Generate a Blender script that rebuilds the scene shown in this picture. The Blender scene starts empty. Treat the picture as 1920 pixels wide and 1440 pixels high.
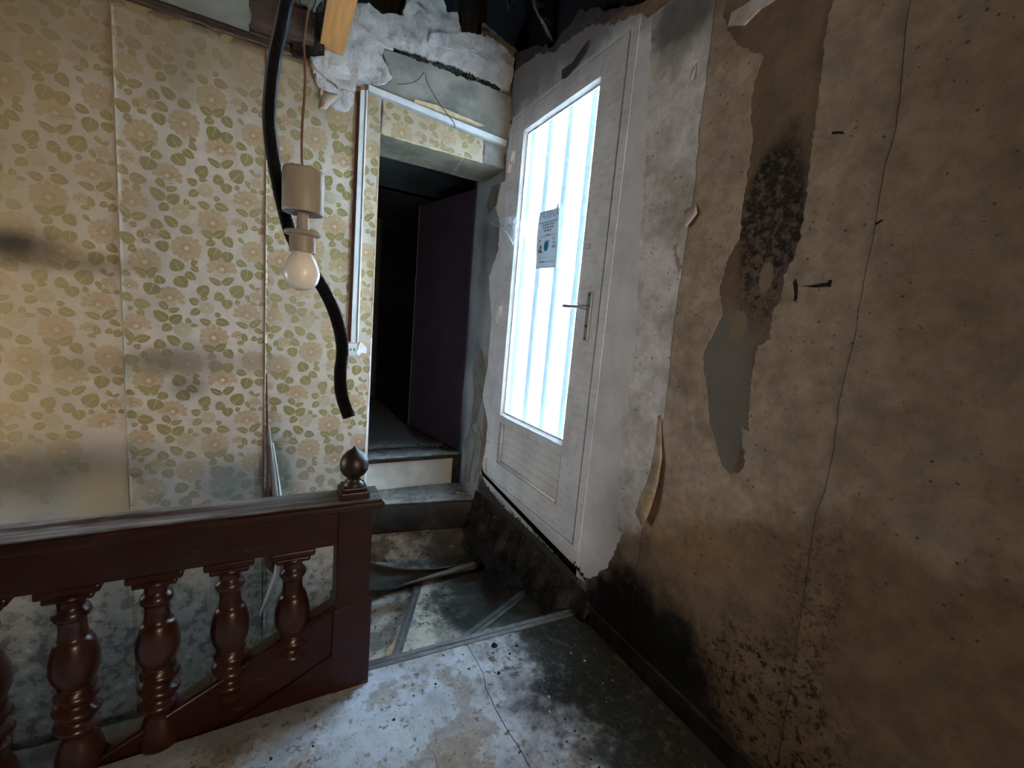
import bpy, bmesh, math, random
from mathutils import Vector, Matrix, noise as mnoise
random.seed(7)
scene = bpy.context.scene
COL = scene.collection

# ------------------------------------------------------------------ camera
F_PX = 796.638
EYE = Vector((0.0, 0.0, 1.35))
def cam_axes(yaw, pitch, roll):
    cy, sy, cp, sp = math.cos(yaw), math.sin(yaw), math.cos(pitch), math.sin(pitch)
    f = Vector((sy*cp, cy*cp, -sp)); r0 = Vector((cy, -sy, 0)); u0 = r0.cross(f)
    r = math.cos(roll)*r0 + math.sin(roll)*u0
    u = -math.sin(roll)*r0 + math.cos(roll)*u0
    return r, u, f
R_, U_, F_ = cam_axes(.51169015, .137440544, .0870041543)
cam = bpy.data.cameras.new('camera')
cam.sensor_width = 36.0
cam.lens = 36.0*F_PX/1920.0
cam.clip_start = .02
camo = bpy.data.objects.new('camera', cam)
COL.objects.link(camo)
rot = Matrix((R_, U_, -F_)).transposed()
camo.matrix_world = Matrix.Translation(EYE) @ rot.to_4x4()
scene.camera = camo
scene.cycles.max_bounces = 6; scene.cycles.diffuse_bounces = 4; scene.cycles.glossy_bounces = 2; scene.cycles.transparent_max_bounces = 8
scene.cycles.use_adaptive_sampling = False; scene.cycles.sample_clamp_indirect = 10.0; scene.cycles.use_denoising = True; scene.cycles.debug_use_spatial_splits = True
scene.cycles.caustics_reflective = False; scene.cycles.caustics_refractive = False

# ------------------------------------------------------------------ view, world, lights
vs = scene.view_settings
vs.view_transform = 'Standard'; vs.look = 'None'; vs.gamma = 1.0; vs.use_curve_mapping = False
vs.exposure = 1.55
world = bpy.data.worlds.new('world'); scene.world = world
world.use_nodes = True
wn = world.node_tree
bg = wn.nodes['Background']
bg.inputs['Color'].default_value = (.66, .83, 1.0, 1)
bg.inputs['Strength'].default_value = 14.0
scene.cycles.use_light_tree=False
sun = bpy.data.lights.new('sun', 'SUN')
sun.energy = 118.0; sun.angle = .02; sun.color = (.64, .84, 1.0)
suno = bpy.data.objects.new('sun', sun); COL.objects.link(suno)
suno.rotation_euler = Vector((-.80, .25, -.55)).to_track_quat('-Z', 'Y').to_euler()
rw = bpy.data.lights.new('rear_fill_lamp', 'AREA')  # warm fill lamp added behind the camera, not a known window
rw.shape = 'RECTANGLE'; rw.size = 0.26; rw.size_y = 1.2; rw.energy = 21.0; rw.color = (1.0, .80, .58)
rwo = bpy.data.objects.new('rear_fill_lamp', rw); COL.objects.link(rwo)
rwo.location = (1.13, -2.66, 1.55)
rwo.rotation_euler = Vector((0, 1, 0)).to_track_quat('-Z', 'Z').to_euler()

lw = bpy.data.lights.new('stair_fill_lamp', 'AREA')  # fill lamp added out of view to brighten the right wall
lw.shape = 'RECTANGLE'; lw.size = 0.55; lw.size_y = 1.0; lw.energy = 9.3; lw.color = (.97, .98, 1.0)
lwo = bpy.data.objects.new('stair_fill_lamp', lw); COL.objects.link(lwo)
lwo.location = (-1.985, 2.02, 1.00)
lwo.rotation_euler = Vector((1, 0, 0)).to_track_quat('-Z', 'Z').to_euler()

# ------------------------------------------------------------------ pixel -> place helpers (photograph 1920 x 1440)
def ray(px, py):
    return R_*((px-960)/F_PX) - U_*((py-720)/F_PX) + F_
def at(axis, val, px, py):
    d = ray(px, py); t = (val-EYE[axis])/d[axis]
    return EYE + d*t
def atd(px, py, depth):
    return EYE + ray(px, py)*depth
W, D = 1.30, 2.65
def RW(px, py, x=W):
    p = at(0, x, px, py); return (p.y, p.z)
def BW(px, py, y=D):
    p = at(1, y, px, py); return (p.x, p.z)

# ------------------------------------------------------------------ object helpers
def link(o, parent=None):
    COL.objects.link(o)
    if parent is not None: o.parent = parent
    return o
def tag(o, label=None, cat=None, group=None, kind=None):
    if label: o['label'] = label
    if cat: o['category'] = cat
    if group: o['group'] = group
    if kind: o['kind'] = kind
    return o
def empty(name, loc=(0, 0, 0)):
    o = bpy.data.objects.new(name, None); o.location = loc
    o.empty_display_size = .05
    return link(o)
def mobj(name, verts, faces, mat, parent=None, smooth=False, mats=None, fm=None):
    me = bpy.data.meshes.new(name)
    me.from_pydata([tuple(v) for v in verts], [], faces)
    for m in (mats or [mat]): me.materials.append(m)
    if fm: me.polygons.foreach_set('material_index', fm)
    if smooth: me.polygons.foreach_set('use_smooth', [True]*len(me.polygons))
    me.update()
    o = bpy.data.objects.new(name, me)
    link(o)
    if parent is not None:
        o.parent = parent
        if parent.location.length > 0: o.matrix_parent_inverse = Matrix.Translation(-parent.location)
    return o
def bmobj(name, bm, mat, parent=None, smooth=False):
    me = bpy.data.meshes.new(name); bm.to_mesh(me); bm.free()
    me.materials.append(mat)
    if smooth: me.polygons.foreach_set('use_smooth', [True]*len(me.polygons))
    o = bpy.data.objects.new(name, me); link(o)
    if parent is not None:
        o.parent = parent
        if parent.location.length > 0: o.matrix_parent_inverse = Matrix.Translation(-parent.location)
    return o
def add_box(bm, x0, x1, y0, y1, z0, z1, bevel=0.0, seg=2):
    n0 = len(bm.verts)
    vs_ = [bm.verts.new(c) for c in ((x0,y0,z0),(x1,y0,z0),(x1,y1,z0),(x0,y1,z0),(x0,y0,z1),(x1,y0,z1),(x1,y1,z1),(x0,y1,z1))]
    fs = [bm.faces.new([vs_[i] for i in f]) for f in ((0,3,2,1),(4,5,6,7),(0,1,5,4),(1,2,6,5),(2,3,7,6),(3,0,4,7))]
    if bevel:
        es = set(e for f in fs for e in f.edges)
        bmesh.ops.bevel(bm, geom=list(es), offset=bevel, segments=seg, affect='EDGES', profile=.5)
def box(name, x0, x1, y0, y1, z0, z1, mat, parent=None, bevel=0.0, seg=2, smooth=False):
    bm = bmesh.new(); add_box(bm, x0, x1, y0, y1, z0, z1, bevel, seg)
    return bmobj(name, bm, mat, parent, smooth)
def boxes(name, lst, mat, parent=None, bevel=0.0):
    bm = bmesh.new()
    for b in lst: add_box(bm, *b, bevel=bevel)
    return bmobj(name, bm, mat, parent)
def prism(name, poly, axis, a, b, mat, parent=None, bm=None):
    """poly in the two other axes (in order), extruded along axis from a to b"""
    own = bm is None
    if own: bm = bmesh.new()
    def P(uv, w):
        c = list(uv); c.insert(axis, w); return c
    va = [bm.verts.new(P(p, a)) for p in poly]; vb = [bm.verts.new(P(p, b)) for p in poly]
    n = len(poly)
    f = [bm.faces.new(va), bm.faces.new(vb[::-1])]
    for i in range(n): f.append(bm.faces.new((va[(i+1) % n], va[i], vb[i], vb[(i+1) % n])))
    bmesh.ops.recalc_face_normals(bm, faces=f)
    if own: return bmobj(name, bm, mat, parent)
def rag(pts, amp, seg=.025, seed=0, close=False):
    """subdivide an open polyline and roughen it"""
    rnd = random.Random(seed); out = []
    n = len(pts)
    for i in range(n if close else n-1):
        a = Vector(pts[i]); b = Vector(pts[(i+1) % n]); L = (b-a).length
        k = max(1, int(L/seg)); t = (b-a).normalized() if L > 0 else Vector((0, 0)); nn = Vector((-t.y, t.x))
        for j in range(k):
            p = a + (b-a)*(j/k)
            if j or i: p = p + nn*rnd.uniform(-amp, amp) + t*rnd.uniform(-amp, amp)*.3
            out.append((p.x, p.y))
    if not close: out.append(tuple(pts[-1]))
    return out
def lathe(name, prof, mat, parent=None, seg=28, center=(0, 0, 0), smooth=True, rfun=None):
    """prof: list of (r, z)"""
    vs_, fs = [], []
    for (r, z) in prof:
        for k in range(seg):
            a = 2*math.pi*k/seg
            rr = rfun(r, z, a) if rfun else r
            vs_.append((center[0]+rr*math.cos(a), center[1]+rr*math.sin(a), center[2]+z))
    for i in range(len(prof)-1):
        for k in range(seg):
            k2 = (k+1) % seg
            fs.append((i*seg+k, i*seg+k2, (i+1)*seg+k2, (i+1)*seg+k))
    fs.append(tuple(range(seg))[::-1]); fs.append(tuple((len(prof)-1)*seg+k for k in range(seg)))
    o = mobj(name, vs_, fs, mat, parent, smooth)
    return o
def spline(pts, n=12):
    pts = [Vector(p) for p in pts]; out = []
    P = [pts[0]*2-pts[1]] + pts + [pts[-1]*2-pts[-2]]
    for i in range(1, len(P)-2):
        for j in range(n):
            t = j/n
            a, b, c, d = P[i-1], P[i], P[i+1], P[i+2]
            out.append(.5*((2*b)+(-a+c)*t+(2*a-5*b+4*c-d)*t*t+(-a+3*b-3*c+d)*t**3))
    out.append(pts[-1]); return out
def resample(path, step):
    out = [path[0].copy()]; acc = 0.0
    for a, b in zip(path[:-1], path[1:]):
        L = (b-a).length
        while acc+step <= L+1e-9 and L > 0:
            acc += step; out.append(a+(b-a)*(acc/L))
        acc -= L
    return out
def tube(name, path, rad, mat, parent=None, seg=12, smooth=True, flat=1.0):
    """rad: number or function(i, n)"""
    vs_, fs = [], []; n = len(path)
    up = Vector((0.13, .2, 1)).normalized(); T0 = (path[1]-path[0]).normalized()
    N = up.cross(T0)
    if N.length < .1: N = Vector((1, 0, 0)).cross(T0)
    N.normalize()
    for i, p in enumerate(path):
        T = (path[min(i+1, n-1)]-path[max(i-1, 0)]).normalized()
        N = (N - T*N.dot(T)).normalized(); Bn = T.cross(N)
        r = rad(i, n) if callable(rad) else rad
        for k in range(seg):
            a = 2*math.pi*k/seg
            vs_.append(p + N*(r*math.cos(a)) + Bn*(r*flat*math.sin(a)))
    for i in range(n-1):
        for k in range(seg):
            k2 = (k+1) % seg
            fs.append((i*seg+k, i*seg+k2, (i+1)*seg+k2, (i+1)*seg+k))
    fs.append(tuple(range(seg))[::-1]); fs.append(tuple((n-1)*seg+k for k in range(seg)))
    return mobj(name, vs_, fs, mat, parent, smooth)
def gridsheet(name, rows, mat, parent=None, thick=.0012, smooth=True, off=None):
    """rows: list of rows of points; a thin solid sheet"""
    nr, nc = len(rows), len(rows[0])
    V0 = [Vector(p) for r in rows for p in r]
    nrm = []
    for i in range(nr):
        for j in range(nc):
            du = V0[i*nc+min(j+1, nc-1)]-V0[i*nc+max(j-1, 0)]; dv = V0[min(i+1, nr-1)*nc+j]-V0[max(i-1, 0)*nc+j]
            q = du.cross(dv); nrm.append(q.normalized() if q.length > 0 else Vector((0, 0, 1)))
    V1 = [v+q*thick for v, q in zip(V0, nrm)]
    m = nr*nc; fs = []
    for i in range(nr-1):
        for j in range(nc-1):
            a, b, c, d = i*nc+j, i*nc+j+1, (i+1)*nc+j+1, (i+1)*nc+j
            fs.append((a, b, c, d)[::-1]); fs.append((a+m, b+m, c+m, d+m))
    bd = [(0, j) for j in range(nc)] + [(i, nc-1) for i in range(1, nr)] + [(nr-1, j) for j in range(nc-2, -1, -1)] + [(i, 0) for i in range(nr-2, 0, -1)]
    ids = [i*nc+j for i, j in bd]
    for a, b in zip(ids, ids[1:]+ids[:1]): fs.append((a, b, b+m, a+m))
    return mobj(name, V0+V1, fs, mat, parent, smooth)
def text_mesh(name, body, size, origin, xdir, ydir, mat, parent=None, align='CENTER', extrude=.0002):
    cu = bpy.data.curves.new(name+'_src', 'FONT'); cu.body = body; cu.size = size; cu.align_x = align; cu.extrude = extrude
    o = bpy.data.objects.new(name+'_src', cu); COL.objects.link(o)
    dg = bpy.context.evaluated_depsgraph_get()
    me = bpy.data.meshes.new_from_object(o.evaluated_get(dg))
    bpy.data.objects.remove(o); bpy.data.curves.remove(cu)
    x = Vector(xdir).normalized(); y = Vector(ydir).normalized(); z = x.cross(y)
    Mx = Matrix((x, y, z)).transposed().to_4x4(); Mx.translation = Vector(origin)
    me.transform(Mx); me.materials.clear(); me.materials.append(mat); me.name = name
    ob = bpy.data.objects.new(name, me); link(ob)
    if parent is not None:
        ob.parent = parent
        if parent.location.length > 0: ob.matrix_parent_inverse = Matrix.Translation(-parent.location)
    return ob

# ------------------------------------------------------------------ material helpers
def lin(h):
    h = h.lstrip('#'); c = [int(h[i:i+2], 16)/255 for i in (0, 2, 4)]
    return tuple(((x+.055)/1.055)**2.4 if x > .04045 else x/12.92 for x in c)+(1.0,)
class V:
    def __init__(s, b, k): s.b, s.k = b, k
    def __add__(s, o): return s.b.math('ADD', s, o)
    __radd__ = __add__
    def __sub__(s, o): return s.b.math('SUBTRACT', s, o)
    def __rsub__(s, o): return s.b.math('SUBTRACT', o, s)
    def __mul__(s, o): return s.b.math('MULTIPLY', s, o)
    __rmul__ = __mul__
    def __truediv__(s, o): return s.b.math('DIVIDE', s, o)
    def mx(s, o): return s.b.math('MAXIMUM', s, o)
    def mn(s, o): return s.b.math('MINIMUM', s, o)
class B:
    def __init__(s, name):
        s.m = bpy.data.materials.new(name); s.m.use_nodes = True
        s.t = s.m.node_tree; s.t.nodes.clear()
        s.out = s.t.nodes.new('ShaderNodeOutputMaterial')
        g = s.t.nodes.new('ShaderNodeNewGeometry'); s.pos = g.outputs['Position']; s.nrm = g.outputs['Normal']
        s2 = s.t.nodes.new('ShaderNodeSeparateXYZ'); s.t.links.new(s.nrm, s2.inputs[0]); s.ny = V(s, s2.outputs[1])
        sp = s.t.nodes.new('ShaderNodeSeparateXYZ'); s.t.links.new(s.pos, sp.inputs[0])
        s.x, s.y, s.z = (V(s, sp.outputs[i]) for i in range(3))
    def put(s, sock, v):
        if isinstance(v, V): s.t.links.new(v.k, sock)
        elif isinstance(v, bpy.types.NodeSocket): s.t.links.new(v, sock)
        else: sock.default_value = v
    def math(s, op, a, b=None):
        n = s.t.nodes.new('ShaderNodeMath'); n.operation = op
        s.put(n.inputs[0], a)
        if b is not None: s.put(n.inputs[1], b)
        return V(s, n.outputs[0])
    def comb(s, x, y, z):
        n = s.t.nodes.new('ShaderNodeCombineXYZ')
        for i, v in enumerate((x, y, z)): s.put(n.inputs[i], v)
        return n.outputs[0]
    def noise(s, scale, detail=4, rough=.6, dist=0.0, off=0.0, st=(1, 1, 1), vec=None):
        detail = min(detail, 4.0); key = (scale, detail, rough, dist, off, st, id(vec))
        if not hasattr(s, 'nc'): s.nc = {}
        if key in s.nc: return s.nc[key]
        s.nc[key] = s._noise(scale, detail, rough, dist, off, st, vec); return s.nc[key]
    def _noise(s, scale, detail, rough, dist, off, st, vec):
        n = s.t.nodes.new('ShaderNodeTexNoise'); n.inputs['Scale'].default_value = scale
        n.inputs['Detail'].default_value = detail; n.inputs['Roughness'].default_value = rough; n.inputs['Distortion'].default_value = dist
        mp = s.t.nodes.new('ShaderNodeMapping'); s.t.links.new(vec or s.pos, mp.inputs[0])
        mp.inputs['Location'].default_value = (off, off*1.7, off*.6); mp.inputs['Scale'].default_value = st
        s.t.links.new(mp.outputs[0], n.inputs['Vector'])
        return V(s, n.outputs[0])
    def voro(s, scale, feature='F1', off=0.0, st=(1, 1, 1)):
        n = s.t.nodes.new('ShaderNodeTexVoronoi'); n.feature = feature; n.inputs['Scale'].default_value = scale
        mp = s.t.nodes.new('ShaderNodeMapping'); s.t.links.new(s.pos, mp.inputs[0])
        mp.inputs['Location'].default_value = (off, off, off); mp.inputs['Scale'].default_value = st
        s.t.links.new(mp.outputs[0], n.inputs['Vector'])
        return V(s, n.outputs[0])
    def ss(s, x, a, b, lo=0.0, hi=1.0):
        n = s.t.nodes.new('ShaderNodeMapRange'); n.interpolation_type = 'SMOOTHSTEP'; n.clamp = True
        s.put(n.inputs[0], x)
        if a > b: a, b, lo, hi = b, a, hi, lo
        for i, v in enumerate((a, b, lo, hi)): n.inputs[i+1].default_value = v
        return V(s, n.outputs[0])
    def mix(s, f, a, b):
        n = s.t.nodes.new('ShaderNodeMix'); n.data_type = 'RGBA'
        s.put(n.inputs[0], f); s.put(n.inputs[6], a); s.put(n.inputs[7], b)
        return V(s, n.outputs[2])
    def mul(s, c, f):
        n = s.t.nodes.new('ShaderNodeMix'); n.data_type = 'RGBA'; n.blend_type = 'MULTIPLY'
        n.inputs[0].default_value = 1.0
        s.put(n.inputs[6], c); s.put(n.inputs[7], f if not isinstance(f, V) else V(s, s.comb(f, f, f)))
        return V(s, n.outputs[2])
    def blob(s, c, r, amp=.35, nz=None):
        """0 inside .. grows outside: noisy distance in units of r around c (None = ignore that axis)"""
        acc = None
        for v, ci, ri in zip((s.x, s.y, s.z), c, r):
            if ci is None: continue
            d = (v-ci)*(1.0/ri); d = d*d
            acc = d if acc is None else acc+d
        d = s.math('SQRT', acc)
        if nz is not None: d = d + (nz-.5)*(2*amp)
        return d
    def bump(s, h, strength=.5, dist=.01):
        n = s.t.nodes.new('ShaderNodeBump'); n.inputs['Strength'].default_value = strength; n.inputs['Distance'].default_value = dist
        s.put(n.inputs['Height'], h); return n.outputs[0]
    def done(s, color, rough=.8, normal=None, spec=.3, metal=0.0, trans=None, alpha=None, coat=0.0):
        p = s.t.nodes.new('ShaderNodeBsdfPrincipled')
        s.put(p.inputs['Base Color'], color); s.put(p.inputs['Roughness'], rough)
        p.inputs['Specular IOR Level'].default_value = spec; p.inputs['Metallic'].default_value = metal
        if coat: p.inputs['Coat Weight'].default_value = coat
        if normal is not None: s.t.links.new(normal, p.inputs['Normal'])
        if alpha is not None: s.put(p.inputs['Alpha'], alpha)
        s.t.links.new(p.outputs[0], s.out.inputs[0]); s.p = p
        return s.m
def rgb(r, g, b): return (r, g, b, 1.0)
MAT = {}

# --- wallpaper ground and print share the same ageing and painted light falloff
def wp_age_falloff(b, c):
    n1 = b.noise(1.6, 5, .6); n2 = b.noise(9, 5, .65, off=3)
    c = b.mix(b.ss(n1, .40, .75, 0, .45), c, rgb(.33, .235, .125))
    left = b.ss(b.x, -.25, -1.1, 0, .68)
    c = b.mix(left, c, rgb(.30, .20, .09))  # light falloff painted in: paper turns warmer and darker to the left
    top = b.ss(b.z + (n1-.5)*.5, 1.95, 2.65, 0, .72); c = b.mix(top, c, rgb(.20, .14, .07))  # shade painted in as a stain brown, deepening towards the ceiling
    for cc, rr, col, k in (((-.98, None, 1.50), (.13, 1, .075), rgb(.02, .018, .012), .95), ((-.80, None, 1.46), (.20, 1, .05), rgb(.12, .075, .03), .7),
                           ((-.49, None, 1.02), (.11, 1, .06), rgb(.07, .06, .04), .8), ((-.36, None, 1.04), (.16, 1, .07), rgb(.20, .16, .12), .7),
                           ((-.39, None, .90), (.08, 1, .06), rgb(.10, .09, .06), .6), ((-.09, None, 1.03), (.12, 1, .05), rgb(.25, .19, .14), .7),
                           ((-.62, None, 1.0), (.28, 1, .06), rgb(.2, .15, .08), .5),
                           ((-.20, None, .36), (.16, 1, .13), rgb(.12, .13, .11), .7), ((.0, None, .42), (.10, 1, .20), rgb(.2, .19, .16), .6)):
        d = b.blob(cc, rr, .45, n2)
        c = b.mix(b.ss(d, 1.7, .1, 0, k), c, col)
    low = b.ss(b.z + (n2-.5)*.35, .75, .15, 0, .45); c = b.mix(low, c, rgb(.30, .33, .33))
    bandm = b.ss(b.blob((-1.02, None, .50), (.52, 1, .13), .5, n1), 1.5, .2, 0, .75); c = b.mix(bandm, c, rgb(.10, .085, .055))
    och = b.ss(b.blob((-.72, None, .32), (.14, 1, .22), .5, n2), 1.3, .3, 0, .6); c = b.mix(och, c, rgb(.42, .29, .13))
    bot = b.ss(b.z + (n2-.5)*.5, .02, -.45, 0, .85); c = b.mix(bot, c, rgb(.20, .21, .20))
    pl_ = b.noise(16, 4, .7, off=19); c = b.mix(b.ss(pl_, .50, .60)*b.ss(b.z+(n2-.5)*.5, .05, -.35)*.75, c, rgb(.07, .072, .068)); c = b.mix(b.ss(pl_, .42, .34)*b.ss(b.z, .0, -.4)*.6, c, rgb(.42, .42, .40))
    specks = b.ss(b.noise(55, 3, .7, off=9), .70, .78, 0, .5); c = b.mix(specks, c, rgb(.10, .07, .04))
    return c
def wp_mat(name, col, rough=.75, col2=None):
    b = B(name)
    c = b.mix(b.ss(b.noise(14, 4, .6, off=5), .3, .7), col, col2 or tuple(x*.82 for x in col[:3])+(1,))
    return b.done(wp_age_falloff(b, c), rough, None, .25)
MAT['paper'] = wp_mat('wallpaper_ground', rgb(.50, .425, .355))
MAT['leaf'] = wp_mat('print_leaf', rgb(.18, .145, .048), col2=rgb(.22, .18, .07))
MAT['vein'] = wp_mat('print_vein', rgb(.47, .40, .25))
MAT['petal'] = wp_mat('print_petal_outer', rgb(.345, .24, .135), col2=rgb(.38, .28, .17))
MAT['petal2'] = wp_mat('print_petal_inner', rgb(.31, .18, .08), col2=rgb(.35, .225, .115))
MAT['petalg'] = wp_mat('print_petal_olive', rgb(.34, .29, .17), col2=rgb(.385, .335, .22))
MAT['stem'] = wp_mat('print_stem', rgb(.40, .35, .20))

def plain(name, col, rough=.7, n=20, var=.25, bump=.2, bd=.003, spec=.3, metal=0.0, coat=0.0, st=(1, 1, 1)):
    b = B(name); f = b.noise(n, 5, .6, st=st)
    c = b.mix(b.ss(f, .3, .72), col, tuple(x*(1-var) for x in col[:3])+(1,))
    return b.done(c, rough, b.bump(f, bump, bd), spec, metal, coat=coat)

# --- white torn plaster
def plaster_white():
    b = B('plaster_white'); n = b.noise(7, 7, .62); g = b.noise(40, 5, .7, off=2)
    c = b.mix(b.ss(n, .35, .7), rgb(.45, .44, .42), rgb(.30, .29, .28))
    c = b.mix(b.ss(g, .60, .72, 0, .7), c, rgb(.16, .14, .12))
    m = b.ss(b.noise(3, 5, .6, off=7), .55, .75, 0, .6); c = b.mix(m, c, rgb(.30, .27, .24))
    return b.done(c, .9, b.bump(n+g*.6, .9, .012), .2)
MAT['plaster'] = plaster_white()
def grey_lining():
    b = B('grey_lining'); n = b.noise(5, 6, .6)
    c = b.mix(b.ss(n, .35, .7), rgb(.25, .235, .195), rgb(.13, .125, .11))
    c = b.mix(b.ss(b.noise(60, 3, .6), .66, .75, 0, .6), c, rgb(.06, .055, .05))
    return b.done(c, .85, b.bump(n, .3, .006), .2)
MAT['grey_lining'] = grey_lining()

MAT['soffit'] = plain('soffit_stained_paper', rgb(.20, .175, .125), .85, 7, .5, .2)
# --- right wall: bare wall behind the torn papers
def wall_bare():
    b = B('right_wall_bare')
    n = b.noise(6, 7, .65); f = b.noise(34, 6, .7, off=4); g = b.noise(75, 6, .75, off=9); big = b.noise(2.2, 5, .6, off=1)
    c = b.mix(b.ss(n, .3, .7), rgb(.26, .185, .12), rgb(.17, .125, .085))
    # smooth grey filler in the lower part of the torn strip
    grey = b.ss(b.blob((None, .90, 1.13), (1, .12, .33), .25, n), 1.1, .95); c = b.mix(grey, c, rgb(.205, .19, .16))
    # dark crust in the middle
    crust = b.ss(b.blob((None, .815, 1.70), (1, .105, .30), .45, n), 1.1, .75)
    cc = b.mix(b.ss(g*.5+f*.5+(1.72-b.z)*.22, .44, .60), rgb(.028, .024, .021), rgb(.17, .13, .105)); c = b.mix(crust, c, cc)
    for q in ((.80, 1.56, .022, .05), (.865, 1.41, .03, .05), (.79, 1.80, .0, .0)):
        if q[2]: c = b.mix(b.ss(b.blob((None, q[0], q[1]), (1, q[2], q[3]), .3, n), 1.1, .8), c, rgb(.27, .20, .14))
    low = b.ss(b.z+(n-.5)*.3, .34, .18); c = b.mix(low, c, rgb(.055, .05, .042))
    # inside the doorway the wall carries dull painted paper
    rev = b.ss(b.y+(n-.5)*.10, 2.66, 2.72); rc = b.mix(b.ss(big, .35, .7), rgb(.40, .39, .40), rgb(.22, .22, .23))
    rc = b.mix(b.ss(f, .62, .72, 0, .7), rc, rgb(.08, .08, .08)); c = b.mix(rev, c, rc)
    up = b.ss(b.z+(n-.5)*.35, 2.62, 2.85); c = b.mix(up, c, rgb(.07, .065, .07))
    h = f
    return b.done(c, .9, b.bump(h, .7, .012), .15)
MAT['bare'] = wall_bare()

def wall_marks_falloff(b, c, n, f):
    """stains, mould, damp and a painted light falloff that run over everything on the right-hand wall"""
    big = b.noise(2.0, 6, .62, off=11, vec=b.comb(b.y*1.0, b.z*1.0, 0.0))
    c = b.mix(b.ss(big, .45, .72, 0, .6), c, rgb(.225, .15, .085))
    c = b.mix(b.ss(b.noise(4.5, 6, .65, off=17), .55, .75, 0, .5), c, rgb(.30, .25, .20))
    # damp brown zone low on the wall, edge rises towards the near end
    edge = b.math('MINIMUM', (1.30-b.y)*.58+.50, .96)
    damp = b.ss(edge-b.z+(big-.5)*.45+(n-.5)*.22+(f-.5)*.12, -.05, .09, 0, .75)
    c = b.mix(damp, c, rgb(.185, .115, .062))
    tan = b.ss(b.blob((None, .92, .66), (1, .25, .17), .5, n), 1.2, .4, 0, .55); c = b.mix(tan, c, rgb(.33, .21, .11))
    near = b.ss(b.y+(big-.5)*.5, .95, .2, 0, .55); c = b.mix(near, c, rgb(.12, .08, .042))  # light falloff painted in: wall darkens towards the camera end
    mt = b.noise(13, 5, .75, off=31); c = b.mul(c, b.ss(mt, .30, .70, .78, 1.2))
    # fly specks
    sp = b.ss(b.voro(26, off=2), .13, .05)*b.ss(b.noise(3, 2, .5, off=21), .38, .50); c = b.mix(sp*.8, c, rgb(.035, .025, .02))
    sp2 = b.ss(b.noise(85, 2, .5, off=6), .715, .75); c = b.mix(sp2*.7, c, rgb(.06, .04, .03))
    # black mould at the foot of the wall
    m = b.blob((None, 1.08, .02), (1, .44, .40), .45, b.noise(7, 7, .7, off=8))
    c = b.mix(b.ss(m, 1.15, .7), c, rgb(.010, .010, .010))
    m2 = b.ss(b.blob((None, .60, .26), (1, .26, .30), .4, n), 1.2, .5)*b.ss(b.noise(30, 7, .8, off=5), .50, .60)
    c = b.mix(m2*.9, c, rgb(.018, .015, .012))
    m3 = b.ss(b.z+(n-.5)*.25, .16, .02); c = b.mix(m3*.9, c, rgb(.012, .012, .011))
    m4 = b.ss(b.blob((None, .52, .62), (1, .10, .30), .6, n), 1.2, .5)*b.ss(b.noise(55, 6, .8, off=15), .50, .62); c = b.mix(m4*.7, c, rgb(.03, .025, .015))
    d5 = b.ss(b.blob((None, 1.25, 2.55), (1, .20, .16), .6, n), 1.3, .5, 0, .8); c = b.mix(d5, c, rgb(.075, .075, .068))
    return c
def lining(name, c1, c2):
    b = B(name); n = b.noise(6, 7, .65); f = b.noise(34, 6, .7, off=4)
    c = b.mix(b.ss(n, .3, .7), c1, c2)
    c = b.mix(b.ss(f, .52, .70, 0, .35), c, tuple(x*.55 for x in c2[:3])+(1,))
    c = wall_marks_falloff(b, c, n, f)
    return b.done(c, .85, b.bump(n, .3, .008), .2)
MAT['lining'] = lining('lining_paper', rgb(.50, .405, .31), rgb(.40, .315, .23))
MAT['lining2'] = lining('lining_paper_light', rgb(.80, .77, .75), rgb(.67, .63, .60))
def skim():
    b = B('plaster_skim'); n = b.noise(6, 7, .65); f = b.noise(34, 6, .7, off=4)
    c = b.mix(b.ss(n, .3, .72), rgb(.78, .77, .78), rgb(.63, .62, .63))
    c = b.mix(b.ss(b.noise(50, 4, .6, off=13), .68, .75, 0, .7), c, rgb(.10, .09, .08))
    c = b.mix(b.ss(b.z+(n-.5)*.3, 2.5, 2.75, 0, .85), c, rgb(.14, .13, .14))
    c = b.mix(b.ss(b.z+(n-.5)*.2, .32, .12, 0, .6), c, rgb(.25, .22, .18))
    return b.done(c, .85, b.bump(n, .4, .008), .2)
MAT['skim'] = skim()
def masonry():
    b = B('rough_masonry'); n = b.noise(9, 8, .7); f = b.noise(40, 6, .7, off=4)
    c = b.mix(b.ss(n, .35, .65), rgb(.022, .021, .020), rgb(.055, .050, .044))
    c = b.mix(b.ss(f, .58, .74, 0, .6), c, rgb(.17, .15, .125))
    return b.done(c, .95, b.bump(n+f, 1.0, .03), .08)
MAT['masonry'] = masonry()

MAT['base'] = plain('mouldy_skirting', rgb(.035, .032, .028), .9, 12, .7, .5, .006)
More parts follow.
